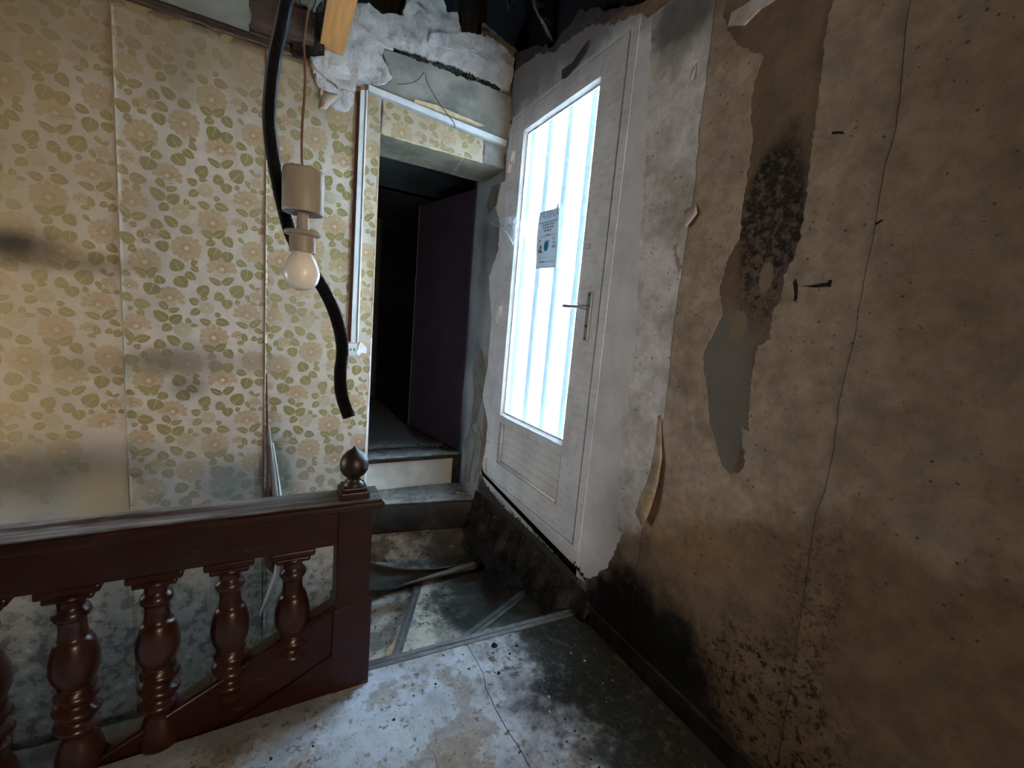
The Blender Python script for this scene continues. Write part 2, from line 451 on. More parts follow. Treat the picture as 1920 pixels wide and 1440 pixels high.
# --- worn landing floor covering
def lino(name, base, dark, edge=True):
    b = B(name); n = b.noise(5, 8, .68); f = b.noise(28, 7, .72, off=3); g = b.noise(85, 4, .7, off=6)
    c = b.mix(b.ss(n, .35, .68), base, tuple(x*.66 for x in base[:3])+(1,))
    br = b.ss(b.noise(4.2, 8, .72, off=12), .54, .60); c = b.mix(br*.55, c, b.mix(b.ss(f, .40, .62), rgb(.20, .14, .09), rgb(.40, .33, .26)))
    c = b.mix(b.ss(f, .55, .68, 0, .85), c, dark); c = b.mix(b.ss(g, .585, .70, 0, .8), c, rgb(.06, .058, .055))
    gr = b.noise(2.6, 5, .7, off=14); c = b.mix(b.ss(gr, .48, .68, 0, .4), c, rgb(.15, .16, .165))
    if edge:
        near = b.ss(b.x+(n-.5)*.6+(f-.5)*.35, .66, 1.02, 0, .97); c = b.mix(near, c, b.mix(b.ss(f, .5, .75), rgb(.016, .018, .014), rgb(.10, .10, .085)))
        foot_shade = b.ss(b.y+(n-.5)*.15, 1.30, 1.43)*b.ss(b.x, .30, .10); c = b.mix(foot_shade*.5, c, rgb(.07, .075, .06))  # shadow of the balustrade painted onto the floor along its foot
    h = n*.6+f*.7
    return b.done(c, .85, b.bump(h, .35, .005), .10)
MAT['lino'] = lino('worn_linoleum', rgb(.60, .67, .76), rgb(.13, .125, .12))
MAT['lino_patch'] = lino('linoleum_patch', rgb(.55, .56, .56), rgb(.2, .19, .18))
def tread():
    b = B('tread_linoleum'); n = b.noise(6, 8, .68); f = b.noise(30, 7, .72, off=3); g = b.noise(90, 4, .7, off=6)
    c = b.mix(b.ss(n, .38, .62), rgb(.62, .60, .52), rgb(.20, .195, .185))
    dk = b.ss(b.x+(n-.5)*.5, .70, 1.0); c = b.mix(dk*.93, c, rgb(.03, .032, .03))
    c = b.mix(b.ss(f, .56, .68, 0, .9), c, rgb(.05, .05, .05)); c = b.mix(b.ss(g, .66, .73, 0, .8), c, rgb(.5, .49, .46))
    return b.done(c, .75, b.bump(n+f*.6, .5, .006), .3)
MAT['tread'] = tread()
def uptread():
    b = B('doorway_tread'); n = b.noise(6, 8, .68); f = b.noise(30, 7, .72, off=3); g = b.noise(75, 4, .7, off=6)
    c = b.mix(b.ss(n, .35, .65), rgb(.46, .44, .41), rgb(.20, .20, .20))
    c = b.mix(b.ss(f, .56, .66, 0, .8), c, rgb(.06, .06, .06)); c = b.mix(b.ss(g, .60, .67, 0, .85), c, rgb(.66, .64, .61))
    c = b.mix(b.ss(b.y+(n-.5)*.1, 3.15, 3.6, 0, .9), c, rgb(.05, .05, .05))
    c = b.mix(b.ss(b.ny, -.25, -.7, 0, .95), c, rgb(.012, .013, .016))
    return b.done(c, .8, b.bump(n+f*.6, .6, .008), .25)
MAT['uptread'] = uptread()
def darkplank():
    b = B('dark_plank'); n = b.noise(6, 8, .68); g = b.noise(60, 4, .7, off=6)
    c = b.mix(b.ss(n, .4, .65), rgb(.008, .008, .010), rgb(.028, .025, .024))
    c = b.mix(b.ss(g, .68, .74, 0, .7), c, rgb(.32, .28, .22))
    return b.done(c, .6, b.bump(n+g*.4, .6, .008), .4)
MAT['darkplank'] = darkplank()
def riser_rough():
    b = B('riser_broken_plaster'); n = b.noise(8, 8, .68); f = b.noise(36, 6, .7, off=3); q = b.noise(3.5, 4, .6, off=7)
    c = b.mix(b.ss(n, .35, .65), rgb(.40, .38, .34), rgb(.14, .13, .12))
    c = b.mix(b.ss(q, .52, .62, 0, .8), c, rgb(.22, .14, .075)); c = b.mix(b.ss(f, .58, .66, 0, .85), c, rgb(.045, .045, .045))
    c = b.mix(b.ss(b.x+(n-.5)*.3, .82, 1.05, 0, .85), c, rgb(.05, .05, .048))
    return b.done(c, .9, b.bump(n*1.2+f*.8, 1.0, .02), .2)
MAT['riser_rough'] = riser_rough()
MAT['riser_white'] = plain('riser_painted', rgb(.62, .61, .56), .6, 5, .35, .2)
MAT['nosing'] = plain('nosing_metal_grey', rgb(.13, .13, .145), .45, 30, .5, .3, .002, .5)

# --- woodwork
def red_wood(worn):
    b = B('red_painted_wood_worn' if worn else 'red_painted_wood')
    g = b.noise(8, 6, .65, st=(.6, 9, 9)); n = b.noise(14, 6, .65, off=2)
    c = b.mix(b.ss(g, .3, .7), rgb(.030, .0075, .005), rgb(.017, .0048, .0038))
    chip = b.ss(b.noise(30, 5, .7, off=5, st=(.25, 1.2, 1.2)), .665, .70); c = b.mix(chip*.4, c, rgb(.16, .09, .065))
    r = .32
    if worn:
        wv = b.ss(b.noise(10, 7, .7, off=9, st=(.12, 1.6, 1.0)), .40, .55)*b.ss(b.z, .709, .7125)
        c = b.mix(wv*.9, c, b.mix(b.ss(g, .3, .7), rgb(.26, .23, .22), rgb(.09, .072, .066))); r = b.ss(wv, 0, 1, .35, .8)
    return b.done(c, r, b.bump(g, .3, .003), .3)
MAT['red'] = red_wood(False); MAT['red_worn'] = red_wood(True)
MAT['turned'] = plain('red_turned_wood', rgb(.036, .0085, .0055), .30, 6, .35, .12, .002, .45)
MAT['finial'] = plain('finial_dark_wood', rgb(.022, .011, .0105), .42, 14, .4, .2, .003, .5)
MAT['oldwood'] = plain('old_brown_wood', rgb(.065, .034, .021), .8, 9, .5, .5, .006, st=(.3, 3, 3))
MAT['darkwood'] = plain('attic_dark_timber', rgb(.035, .030, .028), .85, 9, .5, .6, .008, st=(3, 3, .4))
MAT['pine'] = plain('new_pine_batten', rgb(.36, .155, .045), .6, 6, .25, .15, .002, st=(8, .7, 4))
MAT['ceiling'] = plain('ceiling_board', rgb(.19, .165, .12), .85, 6, .25, .2)
MAT['attic'] = plain('attic_dark', rgb(.012, .013, .017), .9, 6, .3, .2)
MAT['room_wall'] = plain('plain_wall', rgb(.25, .19, .13), .85, 5, .3, .2)
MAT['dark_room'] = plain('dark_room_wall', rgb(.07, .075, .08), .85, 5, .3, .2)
MAT['dark_door'] = plain('plum_painted_door', rgb(.075, .055, .088), .5, 5, .25, .1, spec=.4)
MAT['brown_batten'] = plain('brown_batten', rgb(.085, .042, .03), .7, 20, .3, .2)
MAT['raw_edge'] = plain('torn_edge_paper', rgb(.55, .40, .22), .8, 30, .35, .3)
# --- plastics, metals
def pvc(name, col, dash=True):
    b = B(name)
    c = b.mix(b.ss(b.noise(6, 6, .65), .35, .72), col, tuple(x*.80 for x in col[:3])+(1,))
    if dash:   # faint printed protective film: short dashes in columns
        v = b.math('FRACT', b.z*26.0); u = b.math('FRACT', b.y*52.0)
        ln = b.ss(b.math('ABSOLUTE', v-.5), .30, .26)*b.ss(b.math('ABSOLUTE', u-.5), .16, .12)
        ln = ln*b.ss(b.noise(16, 3, .6, off=3), .46, .56)
        c = b.mix(ln*.42, c, rgb(.2, .2, .21))
    c = b.mix(b.ss(b.noise(70, 3, .6, off=8), .69, .74, 0, .6), c, rgb(.10, .10, .11))
    c = b.mix(b.ss(b.z+(b.noise(5, 6, .65, off=2)-.5)*.4, 2.45, 2.75, 0, .5), c, rgb(.16, .16, .18))
    return b.done(c, .42, b.bump(b.noise(30, 4, .6), .06, .003), .4)
MAT['pvc'] = pvc('white_pvc_film', rgb(.82, .82, .83)); MAT['pvc_plain'] = pvc('white_pvc', rgb(.80, .79, .78), False)
MAT['gasket'] = plain('grey_gasket', rgb(.14, .15, .16), .6)
MAT['handle'] = plain('brushed_handle', rgb(.30, .30, .31), .38, 40, .2, .1, .002, .5, metal=.6)
MAT['trunk'] = plain('trunking_plastic', rgb(.60, .61, .60), .4, 8, .22, .05)
MAT['trunk_grey'] = plain('trunking_grey_edge', rgb(.30, .29, .28), .5)
MAT['lamp_plastic'] = plain('aged_lamp_plastic', rgb(.38, .345, .295), .45, 7, .25, .08, .002, .4)
MAT['cord'] = plain('brown_cord', rgb(.17, .10, .065), .6)
MAT['conduit'] = plain('black_conduit', rgb(.006, .006, .008), .5, 30, .2, .05, .001, .25)
MAT['black'] = plain('black_wire', rgb(.012, .012, .012), .6)
MAT['paper_notice'] = None
MAT['ink'] = plain('grey_ink', rgb(.22, .24, .27), .8); MAT['blue_ink'] = plain('blue_ink', rgb(.05, .30, .52), .7)
MAT['red_ink'] = plain('pale_red_ink', rgb(.50, .36, .30), .8)
MAT['chip'] = plain('plaster_chip', rgb(.55, .53, .49), .9, 30, .3, .4); MAT['soot'] = plain('black_crumb', rgb(.02, .02, .02), .9, 30, .3, .4)
MAT['lino_back'] = plain('linoleum_back', rgb(.035, .030, .026), .75, 8, .5, .3); MAT['lino_roll'] = plain('linoleum_roll', rgb(.16, .15, .13), .7, 8, .4, .3)
MAT['shred'] = plain('grey_shred', rgb(.05, .052, .06), .6, 8, .4, .2); MAT['shred_pale'] = plain('pale_torn_strip', rgb(.30, .25, .23), .8, 12, .3, .3)
def bulb_glass():
    b = B('frosted_bulb'); c = b.mix(b.ss(b.noise(12, 4, .6), .35, .7), rgb(.95, .95, .93), rgb(.85, .83, .80))
    c = b.mix(b.ss(b.z, 1.425, 1.46, 0, .5), c, rgb(.52, .47, .40))
    return b.done(c, .28, None, .5)
MAT['bulb'] = bulb_glass()
def glass():
    m = bpy.data.materials.new('door_glass'); m.use_nodes = True; t = m.node_tree; t.nodes.clear()
    o = t.nodes.new('ShaderNodeOutputMaterial'); tr = t.nodes.new('ShaderNodeBsdfTransparent'); gl = t.nodes.new('ShaderNodeBsdfGlossy')
    gl.inputs['Roughness'].default_value = .03; tr.inputs['Color'].default_value = (.95, .97, .97, 1)
    mx = t.nodes.new('ShaderNodeMixShader'); mx.inputs[0].default_value = .06
    t.links.new(tr.outputs[0], mx.inputs[1]); t.links.new(gl.outputs[0], mx.inputs[2]); t.links.new(mx.outputs[0], o.inputs[0]); return m
MAT['glass'] = glass()
def translucent(name, col, tcol, f):
    m = bpy.data.materials.new(name); m.use_nodes = True; t = m.node_tree; t.nodes.clear()
    o = t.nodes.new('ShaderNodeOutputMaterial'); tr = t.nodes.new('ShaderNodeBsdfTranslucent'); df = t.nodes.new('ShaderNodeBsdfDiffuse')
    tr.inputs['Color'].default_value = tcol; df.inputs['Color'].default_value = col
    mx = t.nodes.new('ShaderNodeMixShader'); mx.inputs[0].default_value = f
    t.links.new(df.outputs[0], mx.inputs[1]); t.links.new(tr.outputs[0], mx.inputs[2]); t.links.new(mx.outputs[0], o.inputs[0]); return m
MAT['sheet_half_shade'] = translucent('white_sheet_half_shade', (.55, .58, .60, 1), (.42, .45, .47, 1), .6)  # half-shaded copy of the sheet colour, grades the rib flanks
MAT['sheet_shade'] = translucent('white_sheet_shade', (.26, .29, .32, 1), (.13, .15, .165, 1), .6)  # shaded copy of the sheet colour, paints the rib shadow lines
MAT['sheet'] = translucent('white_translucent_sheet', (.85, .87, .88, 1), (.90, .93, .95, 1), .6)
MAT['paper_notice'] = translucent('notice_paper', (.62, .63, .64, 1), (.26, .27, .28, 1), .55)
def web():
    m = bpy.data.materials.new('cobweb'); m.use_nodes = True; t = m.node_tree; t.nodes.clear()
    o = t.nodes.new('ShaderNodeOutputMaterial'); tr = t.nodes.new('ShaderNodeBsdfTransparent'); df = t.nodes.new('ShaderNodeBsdfTranslucent')
    d2 = t.nodes.new('ShaderNodeBsdfDiffuse'); d2.inputs['Color'].default_value = (.7, .75, .8, 1); df.inputs['Color'].default_value = (.7, .75, .8, 1)
    a = t.nodes.new('ShaderNodeMixShader'); t.links.new(d2.outputs[0], a.inputs[1]); t.links.new(df.outputs[0], a.inputs[2])
    mx = t.nodes.new('ShaderNodeMixShader')
    n = t.nodes.new('ShaderNodeTexNoise'); n.inputs['Scale'].default_value = 30
    g = t.nodes.new('ShaderNodeNewGeometry'); t.links.new(g.outputs['Position'], n.inputs['Vector'])
    r = t.nodes.new('ShaderNodeMapRange'); r.inputs[1].default_value = .35; r.inputs[2].default_value = .75; r.inputs[3].default_value = .15; r.inputs[4].default_value = .55
    t.links.new(n.outputs[0], r.inputs[0]); t.links.new(r.outputs[0], mx.inputs[0])
    t.links.new(tr.outputs[0], mx.inputs[1]); t.links.new(a.outputs[0], mx.inputs[2]); t.links.new(mx.outputs[0], o.inputs[0]); return m
MAT['web'] = web()
MAT['thread'] = plain('web_thread', rgb(.55, .57, .6), .7)
MAT['grime'] = plain('dark_cobweb', rgb(.05, .05, .045), .9)
#@@STRUCTURE
# ================================================================== the shell
# ---- wall facing the camera (wallpapered), doorway at its right end, ragged broken top over the doorway
top_px = [(968, 92), (935, 66), (908, 42), (898, 76), (868, 68), (857, 22), (838, 24), (828, -14), (762, -14), (752, 30), (712, 28), (690, 8), (652, 4), (632, 40), (612, 88), (585, 104)]
top = [BW(*p) for p in top_px]
top = rag([(W+.02, top[0][1])] + top, .008, .03, 3)
outline = [(-1.95, -2.45), (.498, -2.45), (.498, 2.352), (W+.02, 2.352)] + top + [(.10, 2.66), (-1.95, 2.66)]
wall_back = prism('wall_back', outline, 1, D, D+.35, MAT['room_wall'])
tag(wall_back, 'floral papered wall facing the stairs with the doorway at its right end', kind='structure')
bwb = B('back_wall_bare'); n_ = bwb.noise(7, 7, .65); f_ = bwb.noise(36, 6, .7, off=3)
c_ = bwb.mix(bwb.ss(n_, .35, .65), rgb(.33, .32, .30), rgb(.17, .165, .15)); c_ = bwb.mix(bwb.ss(f_, .60, .68, 0, .8), c_, rgb(.05, .05, .045))
c_ = bwb.mix(bwb.ss(bwb.noise(3, 5, .6, off=8), .55, .7, 0, .6), c_, rgb(.22, .17, .10))
c_ = bwb.mix(bwb.ss(bwb.z, 2.5, 2.6, 0, .8), c_, rgb(.08, .07, .06))
wall_back.data.materials[0] = bwb.done(c_, .9, bwb.bump(n_*1.2+f_*.6, .8, .015), .2)

# ---- right-hand wall with the opening of the glazed door
DY0, DY1, DZ0, DZ1 = 1.50, 2.60, .275, 2.645
bm = bmesh.new()
WT = W+.10
rt_px = [(972, 92), (1005, 84), (1038, 86), (1058, 58), (1085, 22), (1115, 14), (1150, 20), (1182, 12)]
rt = [RW(*p) for p in rt_px]
prism('', [(-2.75, -2.45), (DY0, -2.45), (DY0, 2.70), (-2.75, 2.70)], 0, W, WT, None, bm=bm)
prism('', [(DY1, -2.45), (3.10, -2.45), (3.10, 3.0), (2.66, 3.0)] + [(2.655, rt[0][1]), (DY1, rt[0][1]-.02)], 0, W, WT, None, bm=bm)
prism('', [(DY0, -2.45), (DY1, -2.45), (DY1, DZ0), (DY0, DZ0)], 0, W, WT, None, bm=bm)
prism('', [(DY0, DZ1), (DY1, DZ1)] + [(DY1, rt[0][1]-.02)] + rag(rt[1:], .012, .03, 5) + [(DY0, 2.70)], 0, W, WT, None, bm=bm)
wall_right = bmobj('wall_right', bm, MAT['bare'])
tag(wall_right, 'damp stained right wall with peeling lining paper and the glazed door', kind='structure')

# ---- rest of the room behind and beside the camera
bm = bmesh.new()
for q in ((-2.75, 1.72, -2.45, 2.70), (2.32, 3.1, -2.45, 2.70), (1.72, 2.32, -2.45, .47), (1.72, 2.32, 1.53, 2.70)): add_box(bm, -2.05, -1.95, *q)
tag(bmobj('wall_left', bm, MAT['room_wall']), 'plain brown wall at the left end of the stairs', kind='structure')
lwin = boxes('added_window_2', [(-2.0, -1.95, 1.72, 1.745, .47, 1.53), (-2.0, -1.95, 2.295, 2.32, .47, 1.53), (-2.0, -1.95, 1.745, 2.295, .47, .495), (-2.0, -1.95, 1.745, 2.295, 1.505, 1.53)], MAT['pvc_plain'])  # made-up window out of view, holds the stair fill lamp
tag(lwin, 'added white window frame around the unseen fill lamp in the left wall', kind='structure')
box('light_plug', -2.075, -2.055, 1.60, 2.45, .35, 1.65, MAT['pvc_plain'], lwin)  # unseen panel that stops sky light coming in behind the stair lamp
rear = boxes('wall_rear', [(-1.95, .96, -2.75, -2.60, -.2, 2.70), (1.28, W, -2.75, -2.60, -.2, 2.70), (.96, 1.28, -2.75, -2.60, -.2, .90), (.96, 1.28, -2.75, -2.60, 2.20, 2.70)], MAT['room_wall'])
tag(rear, 'plain wall behind the viewer with an added opening for the fill lamp', kind='structure')
rwin = boxes('added_window_1', [(.96, .99, -2.66, -2.60, .90, 2.20), (1.25, 1.28, -2.66, -2.60, .90, 2.20), (.99, 1.25, -2.66, -2.60, .90, .94), (.99, 1.25, -2.66, -2.60, 2.16, 2.20)], MAT['pvc_plain'])  # made-up window behind the camera, holds the rear fill lamp
box('light_plug', .90, 1.30, -2.80, -2.77, .80, 2.30, MAT['pvc_plain'], rwin)  # unseen panel shutting out the sky behind the rear lamp
tag(rwin, 'added white window frame around the unseen fill lamp behind the viewer', kind='structure')

# ceiling: boarded on the left, broken open over the stairs
CZ = 2.625
ce = [at(2, CZ, 470, 78), at(2, CZ, 468, 30), at(2, CZ, 472, -40)]
cpoly = [(-1.95, -2.75), (W, -2.75), (W, 1.15)] + rag([(W, 1.15), (.9, 1.2), (.45, 1.3), (.02, 1.6), (-.10, 2.1), (ce[2].x, ce[2].y), (ce[1].x, ce[1].y), (ce[0].x, 2.64)], .012, .04, 9)[1:] + [(-1.95, 2.64)]
ceiling = prism('ceiling', cpoly, 2, CZ, CZ+.02, MAT['ceiling'])
tag(ceiling, 'grey white ceiling board broken open above the stairs', kind='structure')
attic = boxes('wall_attic', [(-1.95, W+.6, 1.0, 4.2, 3.85, 3.95), (-1.95, W+.6, 4.2, 4.3, 2.5, 3.95), (W+.10, W+.2, 1.0, 4.2, 2.71, 3.85), (-1.95, W+.6, .9, 1.0, 2.66, 3.95), (-2.05, -1.95, .9, 4.3, 2.66, 3.95)], MAT['attic'])
tag(attic, 'dark roof void seen through the broken ceiling', kind='structure')
cornice = box('trim_1', -1.95, .11, D-.028, D, 2.588, 2.622, MAT['oldwood'], bevel=.006)
tag(cornice, 'thin brown cornice strip where wallpaper meets ceiling', kind='structure')

# dark room beyond the doorway
beyond = boxes('wall_beyond', [(-1.2, 1.62, 5.6, 5.7, .1, 2.7), (-1.3, -1.2, 3.0, 5.7, .1, 2.7), (1.60, 1.7, 3.05, 5.7, .1, 2.7), (-1.2, 1.62, 3.0, 5.7, 2.50, 2.56), (W, 1.62, 3.10, 3.16, .1, 2.56)], MAT['dark_room'])
tag(beyond, 'unlit room beyond the open doorway', kind='structure')
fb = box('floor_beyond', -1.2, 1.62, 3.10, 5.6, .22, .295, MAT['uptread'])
tag(fb, 'dusty dark floor of the room beyond the doorway', kind='structure')

# ---- landing floor with its covering in pieces
PV = (.305, 1.50)                                     # the winders turn about the newel
floor = empty('floor'); tag(floor, 'worn grey linoleum landing covered in dirt and mould', kind='structure')
prism('landing_slab', [(-1.95, -2.75), (W, -2.75), (W, 1.475), (.305, 1.525), (.305, 1.437), (-1.95, 1.437)], 2, -.16, -.004, MAT['oldwood'], floor)
seam = [at(2, 0, *p) for p in ((905, 1262), (907, 1280), (925, 1325), (951, 1370), (975, 1410), (993, 1440))]
seam = [(p.x, p.y) for p in seam]
seam = rag(seam+[(.50, .55), (.55, -.3)], .004, .03, 2)
prism('linoleum_sheet', [(-1.95, -.3), (.545, -.3)] + seam[:-1][::-1] + [(seam[0][0], 1.505), (.307, 1.515), (.307, 1.437), (-1.95, 1.437)], 2, -.004, 0, MAT['lino'], floor)
prism('linoleum_sheet', [(.56, -.3), (W, -.3), (W, 1.468), (seam[0][0]+.003, 1.498)] + [(x+.003, y) for x, y in seam[:-1]], 2, -.004, .0006, MAT['lino'], floor)
prism('linoleum_sheet', [(-1.95, -2.6), (W, -2.6), (W, -.305), (-1.95, -.305)], 2, -.004, 0, MAT['lino'], floor)
pa = [at(2, 0, *p) for p in ((820, 1440), (812, 1405), (840, 1385), (880, 1368), (925, 1372), (918, 1400), (925, 1440), (915, 1500), (830, 1500))]
prism('linoleum_patch', rag([(p.x, p.y) for p in pa], .004, .02, 4, True), 2, .0005, .0022, MAT['lino_patch'], floor)

fl_ = boxes('floor_lower', [(-1.95, W, 1.40, D, -2.45, -2.30), (-1.95, W, 1.30, 1.436, -2.45, -.16)], MAT['lino'])
tag(fl_, 'lower floor at the foot of the stairs', kind='structure')
base = box('baseboard_right', W-.018, W-.003, -2.6, 1.41, 0.0, .085, MAT['base'], bevel=.004)
tag(base, 'mouldy dark skirting board along the right wall', kind='structure')

# ================================================================== the stairs (winders going down round the newel, then a flight to the left)
stairs = empty('staircase', (.305, 1.5, 0)); tag(stairs, 'worn winding stair treads turning down around the newel post', 'staircase')
def dirpt(ang, r): return (PV[0]+r*math.cos(ang), PV[1]+r*math.sin(ang))
def hit(ang):          # where a nosing line from the pivot meets the walls
    c, s = math.cos(ang), math.sin(ang)
    ts = []
    if c > 1e-6: ts.append((W-PV[0])/c)
    if s > 1e-6: ts.append((D-PV[1])/s)
    t = min(ts); return (PV[0]+c*t, PV[1]+s*t)
def tread_poly(name, poly, z, nose):
    return prism(name, poly, 2, z-.035, z, MAT['tread'], stairs)
angC = math.atan2(-.05, 1); angB = math.atan2(.375, .836); angA = math.atan2(.947, .481); angE = math.pi/2+.10
ZS = [-.19, -.38, -.57]
hC, hB, hA, hE = (W, 1.45), hit(angB), hit(angA), (.19, D)
# treads, from the landing downwards
tr1 = tread_poly('tread', [(PV[0], PV[1]-.02), (W, 1.40), (W, hB[1]), (PV[0]+.02, PV[1]+.03)], ZS[0], None)
tr2 = tread_poly('tread', [(PV[0], PV[1]), (W, hB[1]-.05), (W, D+.12), (.50, D+.22), (.50, D), (hA[0], D), (PV[0]+.01, PV[1]+.05)], ZS[1], None)
tr3 = tread_poly('tread', [(PV[0], PV[1]), (hA[0]+.05, D), (hA[0]+.08, D+.2), (.5, D+.2), (.5, D), (.20, D), (.20, PV[1]+.01)], ZS[2], None)
def riser(a, b, z0, z1, mat, th=.02):
    a, b = Vector(a), Vector(b); d = (b-a).normalized(); n = Vector((-d.y, d.x))*th
    prism('riser', [tuple(a), tuple(b), tuple(b-n), tuple(a-n)], 2, z0, z1, mat, stairs)
riser((.31, 1.475), (W, 1.425), -.19, -.02, MAT['darkplank'])
riser((.33, 1.515), (W, hB[1]-.03), -.38, -.225, MAT['darkplank'])
riser((.31, 1.53), (hA[0]+.02, D), -.57, -.415, MAT['darkplank'])
def nosing(a, b, z, w=.03, t=.012, par=None):
    a, b = Vector(a), Vector(b); d = (b-a).normalized(); n = Vector((-d.y, d.x))
    L = (b-a).length
    for o0, o1, h in ((-.004, w*.42, t), (w*.48, w, t*.8)):
        q0, q1 = n*(-o0), n*(-o1)
        bm = bmesh.new()
        prism('', [tuple(a+q0), tuple(b+q0), tuple(b+q1), tuple(a+q1)], 2, z-.02, z+h*.25, None, bm=bm)
        bmobj('nosing_strip', bm, MAT['nosing'], par)
nosing((.31, 1.527), (W, 1.478), 0.0, .042, par=floor)
nosing((.40, PV[1]+.045), hB, ZS[0], .05, par=tr1)
nosing((.325, PV[1]+.05), hA, ZS[1], .045, par=tr2)
# straight flight to the left, hidden behind the balustrade but lit through it
for i in range(6):
    x1 = .22-.21*i; z = -.76-.19*i
    prism('tread', [(x1+.02, 1.51), (x1+.02, D), (x1-.23, D), (x1-.23, 1.51)], 2, z-.035, z, MAT['tread'], stairs)
    prism('riser', [(x1, 1.51), (x1, D), (x1+.02, D), (x1+.02, 1.51)], 2, z, z+.16, MAT['darkplank'], stairs)
# wooden patch where the covering has torn off the second winder
pp = [at(2, ZS[1]+.001, *p) for p in ((722, 1228), (742, 1195), (750, 1178), (757, 1182), (760, 1200), (752, 1215), (740, 1226))]
prism('bare_wood_patch', rag([(p.x, p.y) for p in pp], .004, .02, 6, True), 2, ZS[1]+.0004, ZS[1]+.0015, MAT['raw_edge'], tr2)

# ---- the two steps up into the doorway
steps = empty('doorway_steps', (.9, 2.8, -.38)); tag(steps, 'two dusty steps with a white riser leading up into the doorway', 'steps')
TZ = .055
nl, nr = at(2, TZ, 697, 946), at(2, TZ, 903, 936)
yl, yr = 2.845, 2.70
def round_nose_tread(name, a, b, back, z, th, mat, parent, jit=.0, seed=1):
    """a, b front corners (x,y); back y; rounded front edge"""
    rnd = random.Random(seed); rows = []
    prof = [(0.03, z), (.012, z-.001), (.003, z-.008), (0.0, z-th*.5), (.004, z-th+.006), (.02, z-th)]
    n = 28; vs_, fs = [], []
    for i in range(n+1):
        t = i/n; x = a[0]+(b[0]-a[0])*t; y = a[1]+(b[1]-a[1])*t
        j = (mnoise.noise(Vector((x*9, z*7, seed)))*jit)
        for (dy, zz) in prof: vs_.append((x, y+dy+j, zz+mnoise.noise(Vector((x*14, zz*9, seed+4)))*jit*.6))
        vs_.append((x, back, prof[-1][1])); vs_.append((x, back, z))
    m = len(prof)+2
    for i in range(n):
        for k in range(m):
            k2 = (k+1) % m
            fs.append((i*m+k, i*m+k2, (i+1)*m+k2, (i+1)*m+k))
    fs.append(tuple(range(m))); fs.append(tuple(n*m+k for k in range(m))[::-1])
    o = mobj(name, vs_, fs, mat, parent, True)
    return o
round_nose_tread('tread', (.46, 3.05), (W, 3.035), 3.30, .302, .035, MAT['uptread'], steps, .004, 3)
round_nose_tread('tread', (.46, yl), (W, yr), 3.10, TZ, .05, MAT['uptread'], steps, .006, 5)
prism('nosing_edge', [(.46, 3.051), (W, 3.036), (W, 3.032), (.46, 3.046)], 2, .271, .296, MAT['darkplank'], steps)
prism('riser', [(.46, 3.075), (W-.06, 3.068), (W-.06, 3.095), (.46, 3.1)], 2, TZ, .27, MAT['riser_white'], steps)
prism('riser_end_block', [(W-.06, 3.05), (W, 3.04), (W, 3.1), (W-.06, 3.1)], 2, TZ, .27, MAT['masonry'], steps)
# dark plank and broken plaster under the lower step
def rough_face(name, a, b, z0, z1, amp, mat, parent, nx=46, nz=14, seed=0, bow=0.0):
    rows = []
    for j in range(nz+1):
        r = []
        for i in range(nx+1):
            t = i/nx; s = j/nz
            x = a[0]+(b[0]-a[0])*t; y = a[1]+(b[1]-a[1])*t; z = z0+(z1-z0)*s
            d = mnoise.fractal(Vector((x*11, z*11, seed)), 1.0, 2.0, 4)*amp + bow*math.sin(math.pi*s)
            r.append((x, y-d-.004, z))
        rows.append(r)
    return gridsheet(name, rows, mat, parent, .012)
rough_face('plank_riser', (.46, yl+.012), (W, yr+.012), -.155, TZ-.012, .004, MAT['darkplank'], steps, 40, 12, 2, .008)
rough_face('plaster_riser', (.46, yl+.03), (W, yr+.03), -.60, -.15, .020, MAT['riser_rough'], steps, 60, 30, 4)
box('masonry_core', .49, W, 2.90, 3.09, -2.45, .0, MAT['masonry'], steps)
# flaking pale scars on the plank
rnd = random.Random(5)
bm = bmesh.new()
for k in range(26):
    px = 712+rnd.random()*55; py = 984+rnd.uniform(-5, 7)
    t = (px-697)/206; yy = yl+(yr-yl)*t-.016
    p = at(1, yy, px, py); w_, h_ = rnd.uniform(.003, .008), rnd.uniform(.006, .016)
    vs_ = [bm.verts.new((p.x+w_*math.cos(a)*rnd.uniform(.5, 1)+h_*.3*math.sin(a), p.y-.002, p.z+h_*math.sin(a)*rnd.uniform(.5, 1))) for a in [2*math.pi*q/6 for q in range(6)]]
    vb_ = [bm.verts.new((v.co.x, v.co.y+.02, v.co.z)) for v in vs_]
    bm.faces.new(vs_)
    for q in range(6): bm.faces.new((vs_[q], vs_[(q+1) % 6], vb_[(q+1) % 6], vb_[q]))
bmesh.ops.recalc_face_normals(bm, faces=bm.faces[:])
tag(bmobj('flaked_paint', bm, MAT['chip'], steps), kind='stuff')

